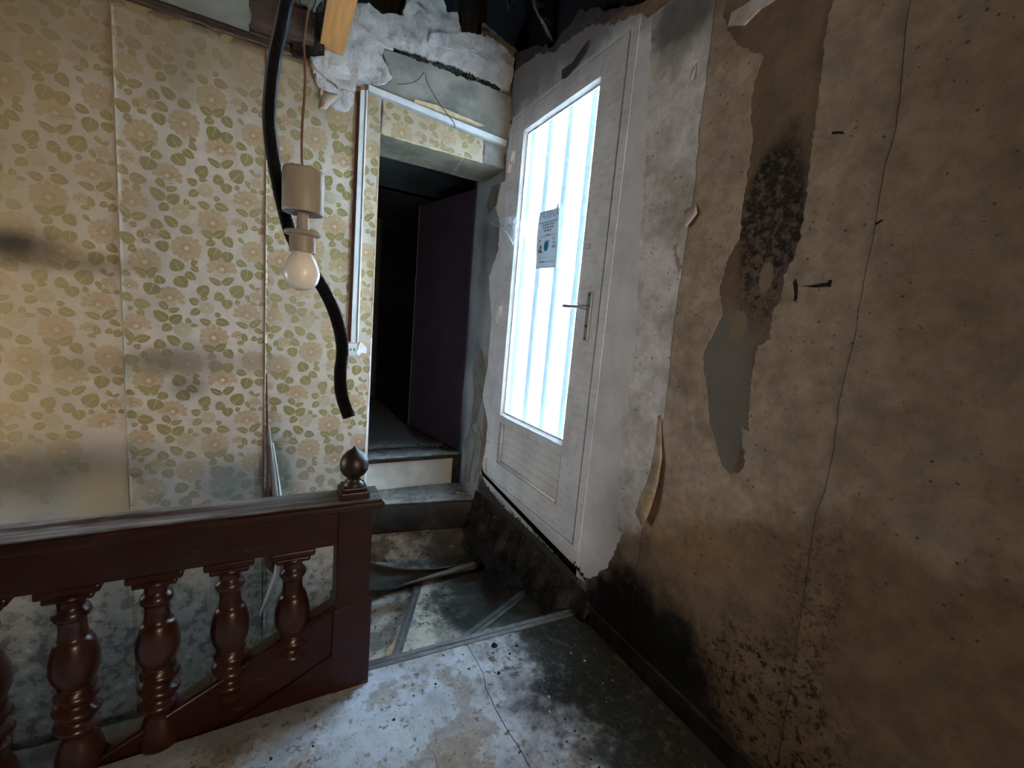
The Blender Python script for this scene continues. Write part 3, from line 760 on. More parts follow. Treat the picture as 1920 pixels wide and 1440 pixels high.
# rough masonry at the foot of the right wall under the door
rows = []
ma = [RW(*p) for p in ((898, 920), (945, 960), (1000, 1010), (1050, 1060), (1100, 1105), (1118, 1150))]
NX, NZ = 60, 40
for j in range(NZ+1):
    r = []; s = j/NZ
    for i in range(NX+1):
        t = i/NX; y = 2.72+(1.36-2.72)*t
        k = 0
        topz = None
        for (ya, za), (yb, zb) in zip(ma[:-1], ma[1:]):
            if yb <= y <= ya: topz = za+(zb-za)*(y-ya)/(yb-ya); break
        if topz is None: topz = ma[0][1] if y > ma[0][0] else ma[-1][1]
        topz -= .015
        floorz = -.42 if y > 1.9 else (-.22 if y > 1.45 else -.03)
        z = topz + (floorz-topz)*s
        d = (.012+.055*math.sin(math.pi*min(1, s*1.15))*(1 if y > 1.45 else .4))*(.7+1.0*mnoise.fractal(Vector((y*12, z*4, 3)), 1.0, 2.0, 5))+mnoise.fractal(Vector((y*26, z*14, 5)), 1.0, 2.0, 4)*.016
        r.append((W-.002-max(0, d)*(1-.9*(1-s)**8), y, z))
    rows.append(r)
gridsheet('crumbled_masonry', rows, MAT['masonry'], wall_right, .004)
#@@DOOR
# ================================================================== glazed white door in the right wall (faces -x)
door = empty('door_1', (W, 2.05, DZ0)); tag(door, 'white glazed plastic outside door with printed film in right wall', kind='structure')
XF = W-.0045
# fixed frame
boxes('frame', [(XF, W+.06, DY0, DY0+.05, DZ0, DZ1), (XF, W+.06, DY1-.02, DY1, DZ0, DZ1), (XF, W+.06, DY0+.05, DY1-.02, DZ1-.02, DZ1), (XF, W+.06, DY0+.05, DY1-.02, DZ0, DZ0+.02)], MAT['pvc'], door, bevel=.0012)
LY0, LY1, LZ0, LZ1 = DY0+.058, DY1-.022, DZ0+.023, DZ1-.024
GY0, GY1, GZ0, GZ1 = 1.735, 2.420, .768, 2.506
XL = W-.003
leaf = boxes('leaf', [(XL, W+.05, LY0, GY0-.012, LZ0, LZ1), (XL, W+.05, GY1+.012, LY1, LZ0, LZ1), (XL, W+.05, GY0-.012, GY1+.012, GZ1+.012, LZ1),
              (XL, W+.05, GY0-.012, GY1+.012, .705, GZ0-.012), (XL, W+.05, GY0-.012, GY1+.012, LZ0, .432)], MAT['pvc'], door, bevel=.0025)
# rebate shadow gap between leaf and frame
boxes('gasket', [(W+.0, W+.045, DY0+.05, LY0, DZ0+.02, DZ1-.02)], MAT['gasket'], door)
# glazing bead all round, sloped towards the pane
def bead(name, y0, y1, z0, z1, w, mat):
    vs_ = [(XL-.002, y0-w, z0-w), (XL-.002, y1+w, z0-w), (XL-.002, y1+w, z1+w), (XL-.002, y0-w, z1+w), (W+.016, y0, z0), (W+.016, y1, z0), (W+.016, y1, z1), (W+.016, y0, z1),
           (W+.03, y0-w, z0-w), (W+.03, y1+w, z0-w), (W+.03, y1+w, z1+w), (W+.03, y0-w, z1+w)]
    fs = []
    for a, b in ((0, 4), (4, 8)):
        for k in range(4): k2 = (k+1) % 4; fs.append((a+k, a+k2, b+k2, b+k))
    for k in range(4): k2 = (k+1) % 4; fs.append((8+k, 8+k2, k2, k))
    o = mobj(name, vs_, fs, mat, door); return o
bead('glazing_bead', GY0+.010, GY1-.010, GZ0+.010, GZ1-.010, .022, MAT['pvc_plain'])
boxes('glazing_seal', [(W+.012, W+.017, GY0+.009, GY0+.0125, GZ0+.01, GZ1-.01), (W+.012, W+.017, GY1-.0125, GY1-.009, GZ0+.01, GZ1-.01), (W+.012, W+.017, GY0+.01, GY1-.01, GZ0+.009, GZ0+.0125), (W+.012, W+.017, GY0+.01, GY1-.01, GZ1-.0125, GZ1-.009)], MAT['gasket'], door)
box('pane', W+.018, W+.022, GY0-.008, GY1+.008, GZ0-.008, GZ1+.008, MAT['glass'], door)
# lower panel: horizontal grooved boards inside a moulded frame
PY0, PY1, PZ0, PZ1 = 1.735, 2.408, .432, .705
pz = PZ0+.03
nb = 5
for k in range(nb):
    z0 = PZ0+.028+(PZ1-PZ0-.036)*k/nb; z1 = PZ0+.028+(PZ1-PZ0-.036)*(k+1)/nb
    box('panel_board', XL+.006, W+.04, PY0+.0, PY1-.035, z0+.0012, z1-.0012, MAT['pvc_plain'], door, bevel=.0018)
box('panel_back', XL+.010, W+.04, PY0-.01, PY1+.02, PZ0, PZ1, MAT['pvc_plain'], door)
tube('panel_moulding', [Vector((XL+.004, PY0+.002, PZ0+.014)), Vector((XL+.004, PY1-.018, PZ0+.014))], .010, MAT['pvc_plain'], door, 10)
tube('panel_moulding', [Vector((XL+.004, PY1-.018, PZ0+.014)), Vector((XL+.004, PY1-.018, PZ1-.004))], .010, MAT['pvc_plain'], door, 10)
# hinges
for (px, py) in ((962, 292), (937, 582), (913, 838)):
    y, z = RW(px, py, W-.02)
    y = LY1-.012
    h = boxes('hinge', [(XL-.012, XL+.002, y-.040, y+.018, z-.035, z+.035), (XL-.016, XL+.002, y+.006, y+.022, z-.085, z-.005)], MAT['pvc_plain'], door, bevel=.003)
    lathe('hinge_barrel', [(.0, -.03), (.008, -.03), (.008, .03), (.0, .03)], MAT['pvc_plain'], h, 12, (XL-.016, y-.030, z))
# handle on its long plate
hy, hz = RW(1085, 577, W-.02)
plate = box('handle_plate', XL-.010, XL+.001, LY0+.050, LY0+.082, hz-.155, hz+.075, MAT['handle'], door, bevel=.005, seg=3)
hyc = LY0+.066
tube('lever', [Vector((XL-.004, hyc, hz)), Vector((XL-.040, hyc, hz)), Vector((XL-.048, hyc+.012, hz)), Vector((XL-.048, hyc+.145, hz+.006))], .0095, MAT['handle'], plate, 12, flat=1.0)
lathe('keyhole', [(.0, -.001), (.007, -.001), (.007, .001), (.0, .001)], MAT['black'], plate, 14, (0, 0, 0)).matrix_basis = Matrix.Translation((XL-.0105, hyc, hz-.085)) @ Matrix.Rotation(math.pi/2, 4, 'Y')
for dz in (.062, -.142):
    lathe('plate_screw', [(.0, -.001), (.004, -.001), (.004, .001), (.0, .001)], MAT['black'], plate, 12).matrix_basis = Matrix.Translation((XL-.0105, hyc, hz+dz)) @ Matrix.Rotation(math.pi/2, 4, 'Y')
cy_, cz_ = RW(1100, 461, W-.013)
text_mesh('ce_mark', 'CE', .034, (XL-.0006, cy_, cz_-.012), (0, -1, 0), (0, 0, 1), MAT['ink'], door)

# paper notice stuck to the pane
notice = empty('paper_notice', (W+.012, 2.05, 1.68)); tag(notice, 'pale printed paper notice with blue dot taped to the door glass', 'notice')
NXP = W+.0145
def NP(px, py, off=0.0):
    p = at(0, NXP, px, py); return Vector((NXP-off, p.y, p.z))
c00, c10, c01, c11 = NP(1012, 399), NP(1050, 388), NP(1003, 504), NP(1043, 502)
def NQ(u, v, off=0.0):
    p = (c00*(1-u)+c10*u)*(1-v)+(c01*(1-u)+c11*u)*v
    p = p + Vector((0, .006*math.sin(v*5)*(1-u), 0))
    p.x = NXP - .0035*abs(math.sin(v*3.3+u)) - off; return p
rows = [[NQ(i/8, j/16) for i in range(9)] for j in range(17)]
gridsheet('sheet', rows, MAT['paper_notice'], notice, .0004)
fold = [[NQ(.90+.10*i/2, .0-.06+.16*j/4, .002+.004*math.sin(math.pi*j/4)) for i in range(3)] for j in range(5)]
gridsheet('folded_corner', fold, MAT['paper_notice'], notice, .0004)
ux = (c10-c00).normalized(); ux.x = 0; ux.normalize(); uy = Vector((0, 0, 1))
p = NQ(.54, .145, .0035); text_mesh('heading', 'PATINA', .060, p, ux, uy, MAT['ink'], notice)
def nline(v, u0, u1, th, mat, name='printed_line'):
    a, b = NQ(u0, v, .003), NQ(u1, v, .003)
    d = Vector((0, 0, th))
    mobj(name, [a, b, b+d, a+d, a+Vector((.001, 0, 0)), b+Vector((.001, 0, 0)), b+d+Vector((.001, 0, 0)), a+d+Vector((.001, 0, 0))], [(0, 1, 2, 3), (7, 6, 5, 4), (0, 4, 5, 1), (1, 5, 6, 2), (2, 6, 7, 3), (3, 7, 4, 0)], mat, notice)
nline(.215, .02, .98, .006, MAT['ink'])
rnd = random.Random(3)
for v, u0, u1 in ((.265, .25, .82), (.315, .30, .80), (.365, .36, .70)):
    u = u0
    while u < u1:
        w_ = rnd.uniform(.06, .13); nline(v, u, min(u+w_, u1), .010, MAT['ink']); u += w_+.03
for v, u0, u1, th in ((.455, .20, .45, .003), (.445, .45, .62, .009), (.44, .64, .9, .003), (.53, .15, .22, .012), (.54, .44, .62, .006), (.52, .80, .86, .010), (.57, .42, .62, .006), (.58, .78, .9, .009), (.66, .18, .28, .02), (.70, .12, .26, .009), (.73, .16, .3, .012), (.66, .76, .92, .016)):
    nline(v, u0, u1, th, MAT['ink'])
for v, u0, u1, th in ((.84, .15, .3, .008), (.82, .3, .8, .003)): nline(v, u0, u1, th, MAT['red_ink'])
nline(.90, .18, .45, .008, MAT['ink']); nline(.895, .45, .9, .004, MAT['ink'])
bc = NQ(.50, .625, .004)
mobj('blue_dot', [bc+Vector((d, .024*math.cos(a), .026*math.sin(a))) for d in (0, .001) for a in [2*math.pi*k/20 for k in range(20)]],
     [tuple(range(20)), tuple(range(20, 40))[::-1]]+[(k, k+20, (k+1) % 20+20, (k+1) % 20) for k in range(20)], MAT['blue_ink'], notice)

# ribbed white sheet closing the outside of the door
ys = []; y = 1.25
pitch = .207
prof = [(0, 0), (.05, -.002), (.105, .001), (.130, .006), (.150, .015), (.166, .026), (.178, .028), (.190, .026), (.201, .004)]
pts = []
k0 = 1.14
for k in range(9):
    for (dy, dx) in prof: pts.append((k0+k*pitch+dy, dx))
rows = [[(W+.135+dx+.0*z, yy, z) for (yy, dx) in pts] for z in [-.25+2.94*j/6 for j in range(7)]]
sheet = gridsheet('ribbed_sheet', rows, MAT['sheet'], None, .0015, smooth=False)
sheet.data.materials.append(MAT['sheet_shade']); sheet.data.materials.append(MAT['sheet_half_shade'])
for pg in sheet.data.polygons:
    ph = (pg.center.y-k0) % pitch
    pg.material_index = 2 if .105 < ph < .150 else (1 if .150 < ph < .166 or ph > .190 else 0)
tag(sheet, 'white vertically ribbed translucent sheet outside the door glass', 'panel')

# ================================================================== layers on the right wall
def RWl(pxs): return [RW(*p) for p in pxs]
# plaster skim round the door frame, ragged outer edge
sk_right = RWl([(1222, 40), (1218, 120), (1212, 250), (1205, 380), (1198, 480), (1195, 560), (1193, 620), (1185, 690), (1175, 740), (1180, 770), (1163, 790), (1168, 840), (1160, 880), (1163, 930), (1155, 985), (1168, 1000), (1150, 1040), (1140, 1062), (1120, 1078), (1108, 1085)])
sk_bot = RWl([(1100, 1092), (1085, 1068), (1075, 1060), (1062, 1055), (1045, 1040), (1020, 1018), (1000, 998), (975, 975), (950, 955), (935, 938), (912, 908)])
plasters = []
pr = prism('plaster_patch', rag(sk_right, .006, .014, 11) + [(DY0, .16)] + [(DY0, 2.66)], 0, W-.0018, W, MAT['skim'], wall_right)
pb = prism('plaster_patch', [(DY0, .16)] + rag(sk_bot, .007, .014, 12) + [(2.66, .30), (2.66, DZ0), (DY0, DZ0)], 0, W-.005, W, MAT['skim'], wall_right)
sk_left = RWl([(912, 908), (905, 870), (912, 840), (915, 790), (905, 740), (915, 690), (922, 600), (918, 520), (935, 470), (938, 420), (928, 380), (930, 350), (948, 340), (950, 300)])
pl = prism('plaster_patch', rag(sk_left, .006, .02, 13) + [(2.64, 2.62), (DY1, 2.62), (DY1, .25)], 0, W-.0035, W, MAT['skim'], wall_right)
sk_top = [(DY0, DZ1), (DY1, DZ1), (DY1+.04, DZ1), (DY1+.045, rt[0][1]-.12)] + rag(RWl([(985, 118), (1010, 100), (1040, 98), (1075, 70), (1110, 45), (1150, 45), (1190, 30)]), .01, .02, 15) + [(DY0, 2.66)]
prism('plaster_patch', sk_top, 0, W-.004, W, MAT['skim'], wall_right)
rnd = random.Random(18); bm = bmesh.new()
for k in range(150):
    i = rnd.randrange(len(sk_bot)-1); t = rnd.random(); a, b2 = sk_bot[i], sk_bot[i+1]
    y = a[0]+(b2[0]-a[0])*t; z = a[1]+(b2[1]-a[1])*t + abs(rnd.gauss(0, .010))+.002; r = rnd.uniform(.0015, .007)
    vs_ = [bm.verts.new((W-.0062, y+r*math.cos(q*.9)*rnd.uniform(.5, 1.2), z+r*math.sin(q*.9)*rnd.uniform(.5, 1.2))) for q in range(7)]
    vb_ = [bm.verts.new((W-.002, v.co.y, v.co.z)) for v in vs_]
    bm.faces.new(vs_)
    for q in range(7): bm.faces.new((vs_[q], vs_[(q+1) % 7], vb_[(q+1) % 7], vb_[q]))
bmesh.ops.recalc_face_normals(bm, faces=bm.faces[:])
tag(bmobj('rot_and_dark_holes', bm, MAT['soot'], wall_right), kind='stuff')  # black chips painting the shade of holes along the plaster edge
# strips of lining paper
seam1 = RWl([(1338, 30), (1330, 100), (1318, 200), (1312, 235), (1305, 330), (1298, 385), (1285, 470), (1280, 500), (1262, 620), (1255, 700), (1245, 780), (1225, 900), (1205, 990), (1195, 1060), (1188, 1110)])
seam1 = [(seam1[0][0], 2.62)] + rag(seam1, .0025, .03, 21) + [(seam1[-1][0]-.01, 0)]
torn_l = RWl([(1356, 30), (1364, 52), (1382, 84), (1410, 96), (1432, 105), (1415, 150), (1408, 190), (1407, 230), (1412, 250), (1410, 270), (1402, 320), (1395, 360), (1388, 430), (1385, 450), (1366, 480), (1358, 505), (1350, 540), (1352, 570), (1355, 590), (1340, 620), (1318, 660), (1320, 700), (1326, 740), (1330, 790), (1342, 830), (1350, 865), (1365, 887), (1384, 888)])
torn_r = RWl([(1562, 5), (1550, 50), (1540, 140), (1530, 220), (1520, 300), (1512, 370), (1505, 420), (1500, 450), (1486, 490), (1470, 515), (1466, 560), (1452, 578), (1448, 600), (1445, 635), (1422, 648), (1410, 700), (1404, 770), (1406, 825), (1398, 868), (1384, 888)])
seam3 = RWl([(1712, -25), (1700, 50), (1690, 140), (1680, 240), (1660, 310), (1650, 370), (1640, 430), (1625, 500), (1610, 580), (1600, 640), (1585, 700), (1572, 760), (1565, 840), (1545, 920), (1530, 960)])
seam3 = [(seam3[0][0], 2.62)] + rag(seam3, .002, .03, 23) + [(seam3[-1][0]-.02, .4), (seam3[-1][0]-.03, 0)]
tl = rag(torn_l, .0035, .010, 24); tr = rag(torn_r, .0035, .010, 25); mid = [(.80, .5), (.79, 0)]
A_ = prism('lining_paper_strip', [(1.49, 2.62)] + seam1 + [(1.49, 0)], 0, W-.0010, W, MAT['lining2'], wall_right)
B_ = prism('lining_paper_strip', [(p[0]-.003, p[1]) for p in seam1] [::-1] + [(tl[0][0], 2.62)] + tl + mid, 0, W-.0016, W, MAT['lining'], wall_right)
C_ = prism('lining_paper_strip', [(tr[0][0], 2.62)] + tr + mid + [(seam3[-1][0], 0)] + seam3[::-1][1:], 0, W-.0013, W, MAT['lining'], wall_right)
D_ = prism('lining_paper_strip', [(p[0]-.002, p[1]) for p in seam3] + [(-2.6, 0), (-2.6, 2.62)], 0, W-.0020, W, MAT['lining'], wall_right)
# raised, curling edges along the seams and the tear
def curl(name, line, side, lift, wid, mat, seed=0, z0=None, z1=None):
    """ribbon of paper along a wall line that lifts off the wall"""
    pts2 = [p for p in line if (z0 is None or p[1] >= z0) and (z1 is None or p[1] <= z1)]
    rows = []
    for i, (y, z) in enumerate(pts2):
        k = .5+.9*abs(mnoise.noise(Vector((z*5, seed, 0))))
        rows.append([(W-.004-lift*k*(t**2), y+side*wid*(1-t), z) for t in (0, .4, .7, .9, 1.0)])
    return gridsheet(name, rows, mat, wall_right, .0010)
prism('torn_flap', rag(RWl([(1366, 52), (1374, 24), (1436, -14), (1470, -10), (1428, 18), (1398, 46)]), .003, .02, 33, True), 0, W-.006, W, MAT['lining2'], wall_right)
# hanging peeled tongue of paper
def hang(name, left_px, right_px, lifts, mat, x0=W-.004):
    rows = []
    for (l, r, q) in zip(left_px, right_px, lifts):
        a, b_ = at(0, x0-q, *l), at(0, x0-q, *r)
        rows.append([a+(b_-a)*t+Vector((-.012*math.sin(math.pi*t)*(q*20), 0, 0)) for t in (0, .25, .5, .75, 1)])
    return gridsheet(name, rows, mat, wall_right, .0012)
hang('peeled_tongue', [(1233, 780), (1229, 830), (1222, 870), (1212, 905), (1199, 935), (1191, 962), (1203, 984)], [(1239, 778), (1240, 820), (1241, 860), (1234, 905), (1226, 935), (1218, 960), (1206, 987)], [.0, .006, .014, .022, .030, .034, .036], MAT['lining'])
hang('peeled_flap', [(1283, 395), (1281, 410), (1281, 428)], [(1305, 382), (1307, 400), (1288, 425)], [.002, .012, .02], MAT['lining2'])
hang('peeled_flap', [(1294, 135), (1292, 145), (1294, 152)], [(1306, 118), (1303, 135), (1298, 150)], [.0, .006, .014], MAT['lining2'])
# pale torn sliver at the foot of the plaster
ps = RWl([(1110, 1092), (1118, 1085), (1120, 1100), (1116, 1130), (1112, 1148), (1107, 1150), (1109, 1120)])
prism('plaster_sliver', rag(ps, .003, .015, 31, True), 0, W-.006, W, MAT['lining2'], wall_right)
# bare spots and black scrapes
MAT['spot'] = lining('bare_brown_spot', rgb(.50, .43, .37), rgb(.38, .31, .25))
for k, pl in enumerate(([(1258, 712), (1275, 708), (1294, 728), (1296, 748), (1276, 768), (1258, 760), (1250, 738)], 
                        [(1262, 468), (1272, 450), (1270, 480), (1282, 500), (1272, 512)],
                        [(1296, 782), (1310, 770), (1316, 800), (1300, 815)], [(1390, 800), (1415, 812), (1440, 850), (1420, 872), (1398, 862)])):
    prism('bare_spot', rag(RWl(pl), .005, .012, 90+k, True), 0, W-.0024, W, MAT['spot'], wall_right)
for k, pl in enumerate(([(1488, 530), (1493, 522), (1497, 535), (1495, 562), (1489, 566), (1490, 548)], [(1500, 536), (1530, 534), (1553, 530), (1556, 524), (1561, 526), (1558, 538), (1530, 540)], [(1640, 420), (1655, 411), (1657, 414), (1644, 423)],
                        [(1560, 248), (1582, 247), (1584, 252), (1562, 252)])):
    prism('black_scrape', rag(RWl(pl), .0012, .012, 110+k, True), 0, W-.0032, W, MAT['soot'], wall_right)
# damaged paper on the reveal inside the doorway
def flap_reveal(pxs, lift, mat, seed):
    prism('torn_reveal_paper', rag(RWl(pxs), .004, .015, seed, True), 0, W-lift, W, mat, wall_right)
flap_reveal([(888, 690), (904, 655), (912, 700), (905, 745), (893, 790), (884, 800), (890, 740)], .008, MAT['grey_lining'], 41)
flap_reveal([(872, 830), (884, 800), (893, 818), (886, 862), (880, 905), (872, 900)], .006, MAT['grey_lining'], 42)
flap_reveal([(893, 812), (899, 800), (905, 830), (898, 880), (890, 905), (889, 860)], .005, MAT['grey_lining'], 43)
flap_reveal([(925, 350), (940, 345), (932, 385), (918, 400), (915, 385)], .010, MAT['grey_lining'], 44)
# a strip torn loose above the door
fl = [at(0, W-.01, *p) for p in ((1055, 132), (1075, 118), (1095, 88), (1106, 75), (1100, 95), (1082, 122), (1062, 145), (1055, 148))]
prism('torn_strip', [(p.y, p.z) for p in fl], 0, W-.016, W-.008, MAT['shred'], wall_right)
#@@BACKWALL
# ================================================================== wallpaper with its leaf and flower print
# motif traced once: leaves as (base, tip, width), in units of the traced drop
LV = [(75,75,175,145,60),(345,140,205,55,65),(350,160,455,80,75),(345,170,265,150,45),(365,185,440,160,45),(500,275,478,170,100),(425,255,378,385,150),(710,152,628,5,140),
 (885,100,835,48,75),(830,110,915,182,65),(770,170,880,272,85),(672,212,778,345,135),(1155,355,1015,260,70),(1170,355,1287,285,80),(1315,110,1430,178,82),(1440,215,1415,350,128),
 (1520,150,1612,235,90),(1560,250,1575,350,98),(915,440,1017,352,120),(912,535,805,478,85),(930,482,1016,484,55),(1180,470,1078,508,112),(1275,495,1388,400,150),(1212,522,1226,636,112),(1300,560,1358,582,58),
 (1420,495,1462,582,45),(1465,582,1540,628,45),(1460,378,1517,450,45),(1520,462,1572,428,40),(1560,600,1612,640,55),(918,600,828,655,80),(492,468,582,572,75),(585,587,712,574,60),(575,692,415,562,108),
 (605,712,735,652,105),(612,740,515,795,90),(805,750,798,682,55),(820,765,907,786,45),(1040,785,922,708,80),(1095,745,1243,806,98),(1082,680,1155,690,58),(220,890,105,728,75),(228,872,392,848,92),
 (145,885,188,920,45),(215,960,288,928,62),(88,328,192,432,92),(205,440,396,508,108),(200,530,145,482,52),(252,530,326,606,66),(500,1000,482,884,112),(700,975,575,850,102),(735,978,872,1038,98),
 (515,1020,648,1092,95),(535,1112,570,1238,118),(245,1145,130,1015,112),(282,1185,192,1205,85),(322,1085,325,1000,62),(330,1100,432,1138,52),(1085,1085,955,1010,88),(1092,1080,1212,1020,88),
 (1092,1120,1008,1165,78),(1200,1078,1270,1192,105),(1120,1195,1068,1326,140),(1228,1230,1230,1346,116),(1442,862,1312,785,70),(1460,865,1582,783,78),(1515,882,1606,952,60),(1540,985,1470,1000,60),
 (1610,1000,1545,1045,80),(1412,1015,1400,918,62),(1400,1022,1320,1020,50),(1340,1085,1395,1148,42)]
FL = [(330,10,165,0),(1160,185,165,1),(600,440,150,1),(1000,600,85,2),(235,715,150,1),(740,810,95,2),(1075,935,165,0),(1430,725,150,1),(1520,540,80,1),(420,1055,92,1),(805,1195,160,0),(1335,950,75,1),(1495,1235,140,0),(165,255,85,1)]
ST = [[(800,30),(775,120),(680,185),(580,160)],[(350,165),(400,235),(480,290)],[(330,245),(305,215)],[(215,330),(215,400),(140,475)],[(1160,360),(1200,450),(1290,520),(1385,520)],[(1455,110),(1480,190),(1600,270)],
 [(915,430),(920,500),(955,535)],[(575,590),(590,690),(620,740)],[(1040,660),(1080,730),(1040,810)],[(740,900),(720,960),(665,1010)],[(1095,1085),(1130,1160),(1200,1205),(1285,1210)],[(1240,1235),(1285,1210)],
 [(205,890),(205,960),(215,1030)],[(240,1140),(290,1170),(300,1190)],[(300,1180),(320,1090)],[(1450,865),(1480,930),(1605,970)],[(1420,1030),(1475,1105)],[(830,1320),(830,1390)],[(1460,1340),(1490,1440)]]
def TP(cx, cy):
    return Vector(BW(205+cx/5.54, 250+cy/5.54))
TILE = []
rndp = random.Random(11)
def leaf_poly(b, t, w, n=7):
    d = t-b; L = d.length; d = d/L; q = Vector((-d.y, d.x)); hook = .10*L*(1 if (b.x+b.y*7) % .02 > .01 else -1)
    prof = [(.0, .10), (.08, .62), (.22, .95), (.40, 1.0), (.58, .93), (.76, .70), (.91, .34)]
    def pt(s, k): return b + d*(s*L) + q*(k*w*.5 + hook*max(0, s-.45)**2*1.6)
    up = [pt(s, k) for s, k in prof]; dn = [pt(s, -k) for s, k in prof]
    return up + [pt(1.0, 0)] + dn[::-1], [pt(s, 0) for s in (0.02, .2, .4, .6, .74)]
def ribbon(pts, w):
    out_a, out_b = [], []
    for i, p in enumerate(pts):
        t = (pts[min(i+1, len(pts)-1)]-pts[max(i-1, 0)]).normalized(); q = Vector((-t.y, t.x))
        k = w*(1-.5*i/len(pts)); out_a.append(p+q*k*.5); out_b.append(p-q*k*.5)
    return [(out_a[i], out_a[i+1], out_b[i+1], out_b[i]) for i in range(len(pts)-1)]
SC = (TP(1000, 600)-TP(900, 600)).length/100
for (bx, by, tx, ty, w) in LV:
    pl, vein = leaf_poly(TP(bx, by), TP(tx, ty), w*SC*1.14)
    TILE.append((pl, 1, .0004))
    for q in ribbon(vein, max(.0022, w*SC*.05)): TILE.append((list(q), 2, .0006))
    if w > 60:     # side nerves
        a, c = vein[1], vein[2]; d = (c-a).normalized(); q = Vector((-d.y, d.x))
def petal(c, ang, r0, r1, w):
    d = Vector((math.cos(ang), math.sin(ang))); q = Vector((-d.y, d.x))
    return [c+d*(r0+(r1-r0)*s)+q*(w*k*.5) for s, k in ((0, .35), (.35, .85), (.7, 1.0), (.92, .6), (1.0, 0.0), (.92, -.6), (.7, -1.0), (.35, -.85), (0, -.35))]
for (cx, cy, r, kind) in FL:
    c = TP(cx, cy); R0 = r*SC
    mo, mi = (3, 4) if kind != 2 else (5, 5)
    for ring, (ra, rb, n, m, z) in enumerate(((.55, 1.02, 13, mo, .0001), (.30, .70, 10, mo, .00018), (.14, .44, 8, mi, .00026))):
        for k in range(n):
            a = 2*math.pi*(k+.5*(ring % 2))/n + cx*.01
            sy = 1.0 if kind != 1 else (1.0 if math.sin(a) > -.3 else .62)
            TILE.append((petal(c, a, R0*ra, R0*rb*sy*rndp.uniform(.93, 1.06), 2*math.pi*R0*(ra+rb)*.5/n*1.05), m, z))
for s in ST:
    pts = [TP(*p) for p in s]
    pts = [Vector((v.x, v.y)) for v in spline([(p.x, p.y, 0) for p in pts], 4)]
    for q in ribbon(pts, .0022): TILE.append((list(q), 6, .0003))
REP = .565
PM = [MAT['paper'], MAT['leaf'], MAT['vein'], MAT['petal'], MAT['petal2'], MAT['petalg'], MAT['stem']]
def print_mesh(name, parent, x0, x1, z0, z1, dx, dz, surf, drop=None, ks=range(-4, 4), pad=.0015):
    """print polygons clipped to a strip; surf(x, z) -> y of the paper face"""
    vs_, fs, fm = [], [], []
    def clip(poly):
        for ax, lim, sg in ((0, x0+pad, 1), (0, x1-pad, -1), (1, z0+pad, 1), (1, z1-pad, -1)):
            out = []
            for i, p in enumerate(poly):
                q = poly[(i+1) % len(poly)]; a, b_ = (p[ax]-lim)*sg, (q[ax]-lim)*sg
                if a >= 0: out.append(p)
                if a*b_ < 0: out.append(p+(q-p)*(a/(a-b_)))
            poly = out
            if len(poly) < 3: return None
        return poly
    for k in ks:
        for (pl, m, lift) in TILE:
            o = Vector((dx, dz+k*REP)); c = pl[0]+o
            if c.y > z1+.2 or c.y < z0-.2 or c.x < x0-.2 or c.x > x1+.2: continue
            if drop and drop(c.x, c.y): continue
            P = clip([p+o for p in pl])
            if not P: continue
            i0 = len(vs_)
            for p in P: vs_.append((p.x, surf(p.x, p.y)-lift-.0012, p.y))
            fs.append(tuple(range(i0, i0+len(P)))); fm.append(m)
    o = mobj(name, vs_, fs, None, parent, False, PM, fm)
    tag(o, kind='stuff'); return o
def lift_fn(xl, amp, seed, wid=.022, right=None, ramp=.004):
    def f(x, z):
        e = max(0.0, 1-(x-xl)/wid); k = .6+.8*abs(mnoise.noise(Vector((z*3.1, seed, 0))))
        w_ = mnoise.noise(Vector((x*4, z*3, seed)))*.0012
        y = D-.002-amp*k*e*e-abs(w_)
        if right is not None:
            e2 = max(0.0, 1-(right-x)/wid); y -= ramp*e2*e2*(.5+.8*abs(mnoise.noise(Vector((z*4, seed+5, 0)))))
        return y
    return f
def paper_strip(x0, x1, z0, z1, surf, ragb=.03, seed=0):
    xs = [x0, x0+.003, x0+.008, x0+.014, x0+.022] + [x0+.022+(x1-x0-.044)*i/14 for i in range(1, 14)] + [x1-.022, x1-.012, x1-.006, x1]
    rows = []
    for j in range(61):
        r = []
        for x in xs:
            zb = z0 + ragb*mnoise.noise(Vector((x*12, seed, 1)))*2
            z = z1+(zb-z1)*j/60
            r.append((x, surf(x, z), z))
        rows.append(r[::-1])
    return gridsheet('wallpaper_strip', rows, MAT['paper'], wall_back, .0010)
X1, X2, X3, X4 = -1.95, -.634, -.056, .496
s1 = lift_fn(-3, 0, 1, right=X2, ramp=.003); s2 = lift_fn(X2, .012, 2, .014); s3 = lift_fn(X3, .010, 3, .010)
def bare_low(x, z):
    return z < .62+.10*math.sin(x*9)+(.10 if x > -.80 else -.05) and not (x < -.9 and z > .36)
st1 = paper_strip(X1, X2, -.9, 2.60, s1, .01, 1); print_mesh('floral_print', st1, -1.25, X2, .25, 2.59, -.578, 0.0, s1, bare_low)
st2 = paper_strip(X2+.001, X3-.004, -.9, 2.60, s2, .01, 2); print_mesh('floral_print', st2, X2+.001, X3-.004, -.42, 2.59, 0, 0, s2, lambda x, z: z < -.30 and x < -.35)
st3 = paper_strip(X3, X4, -.9, 2.60, s3, .01, 3); print_mesh('floral_print', st3, X3, X4, -.10, 2.57, .557, .085, s3)
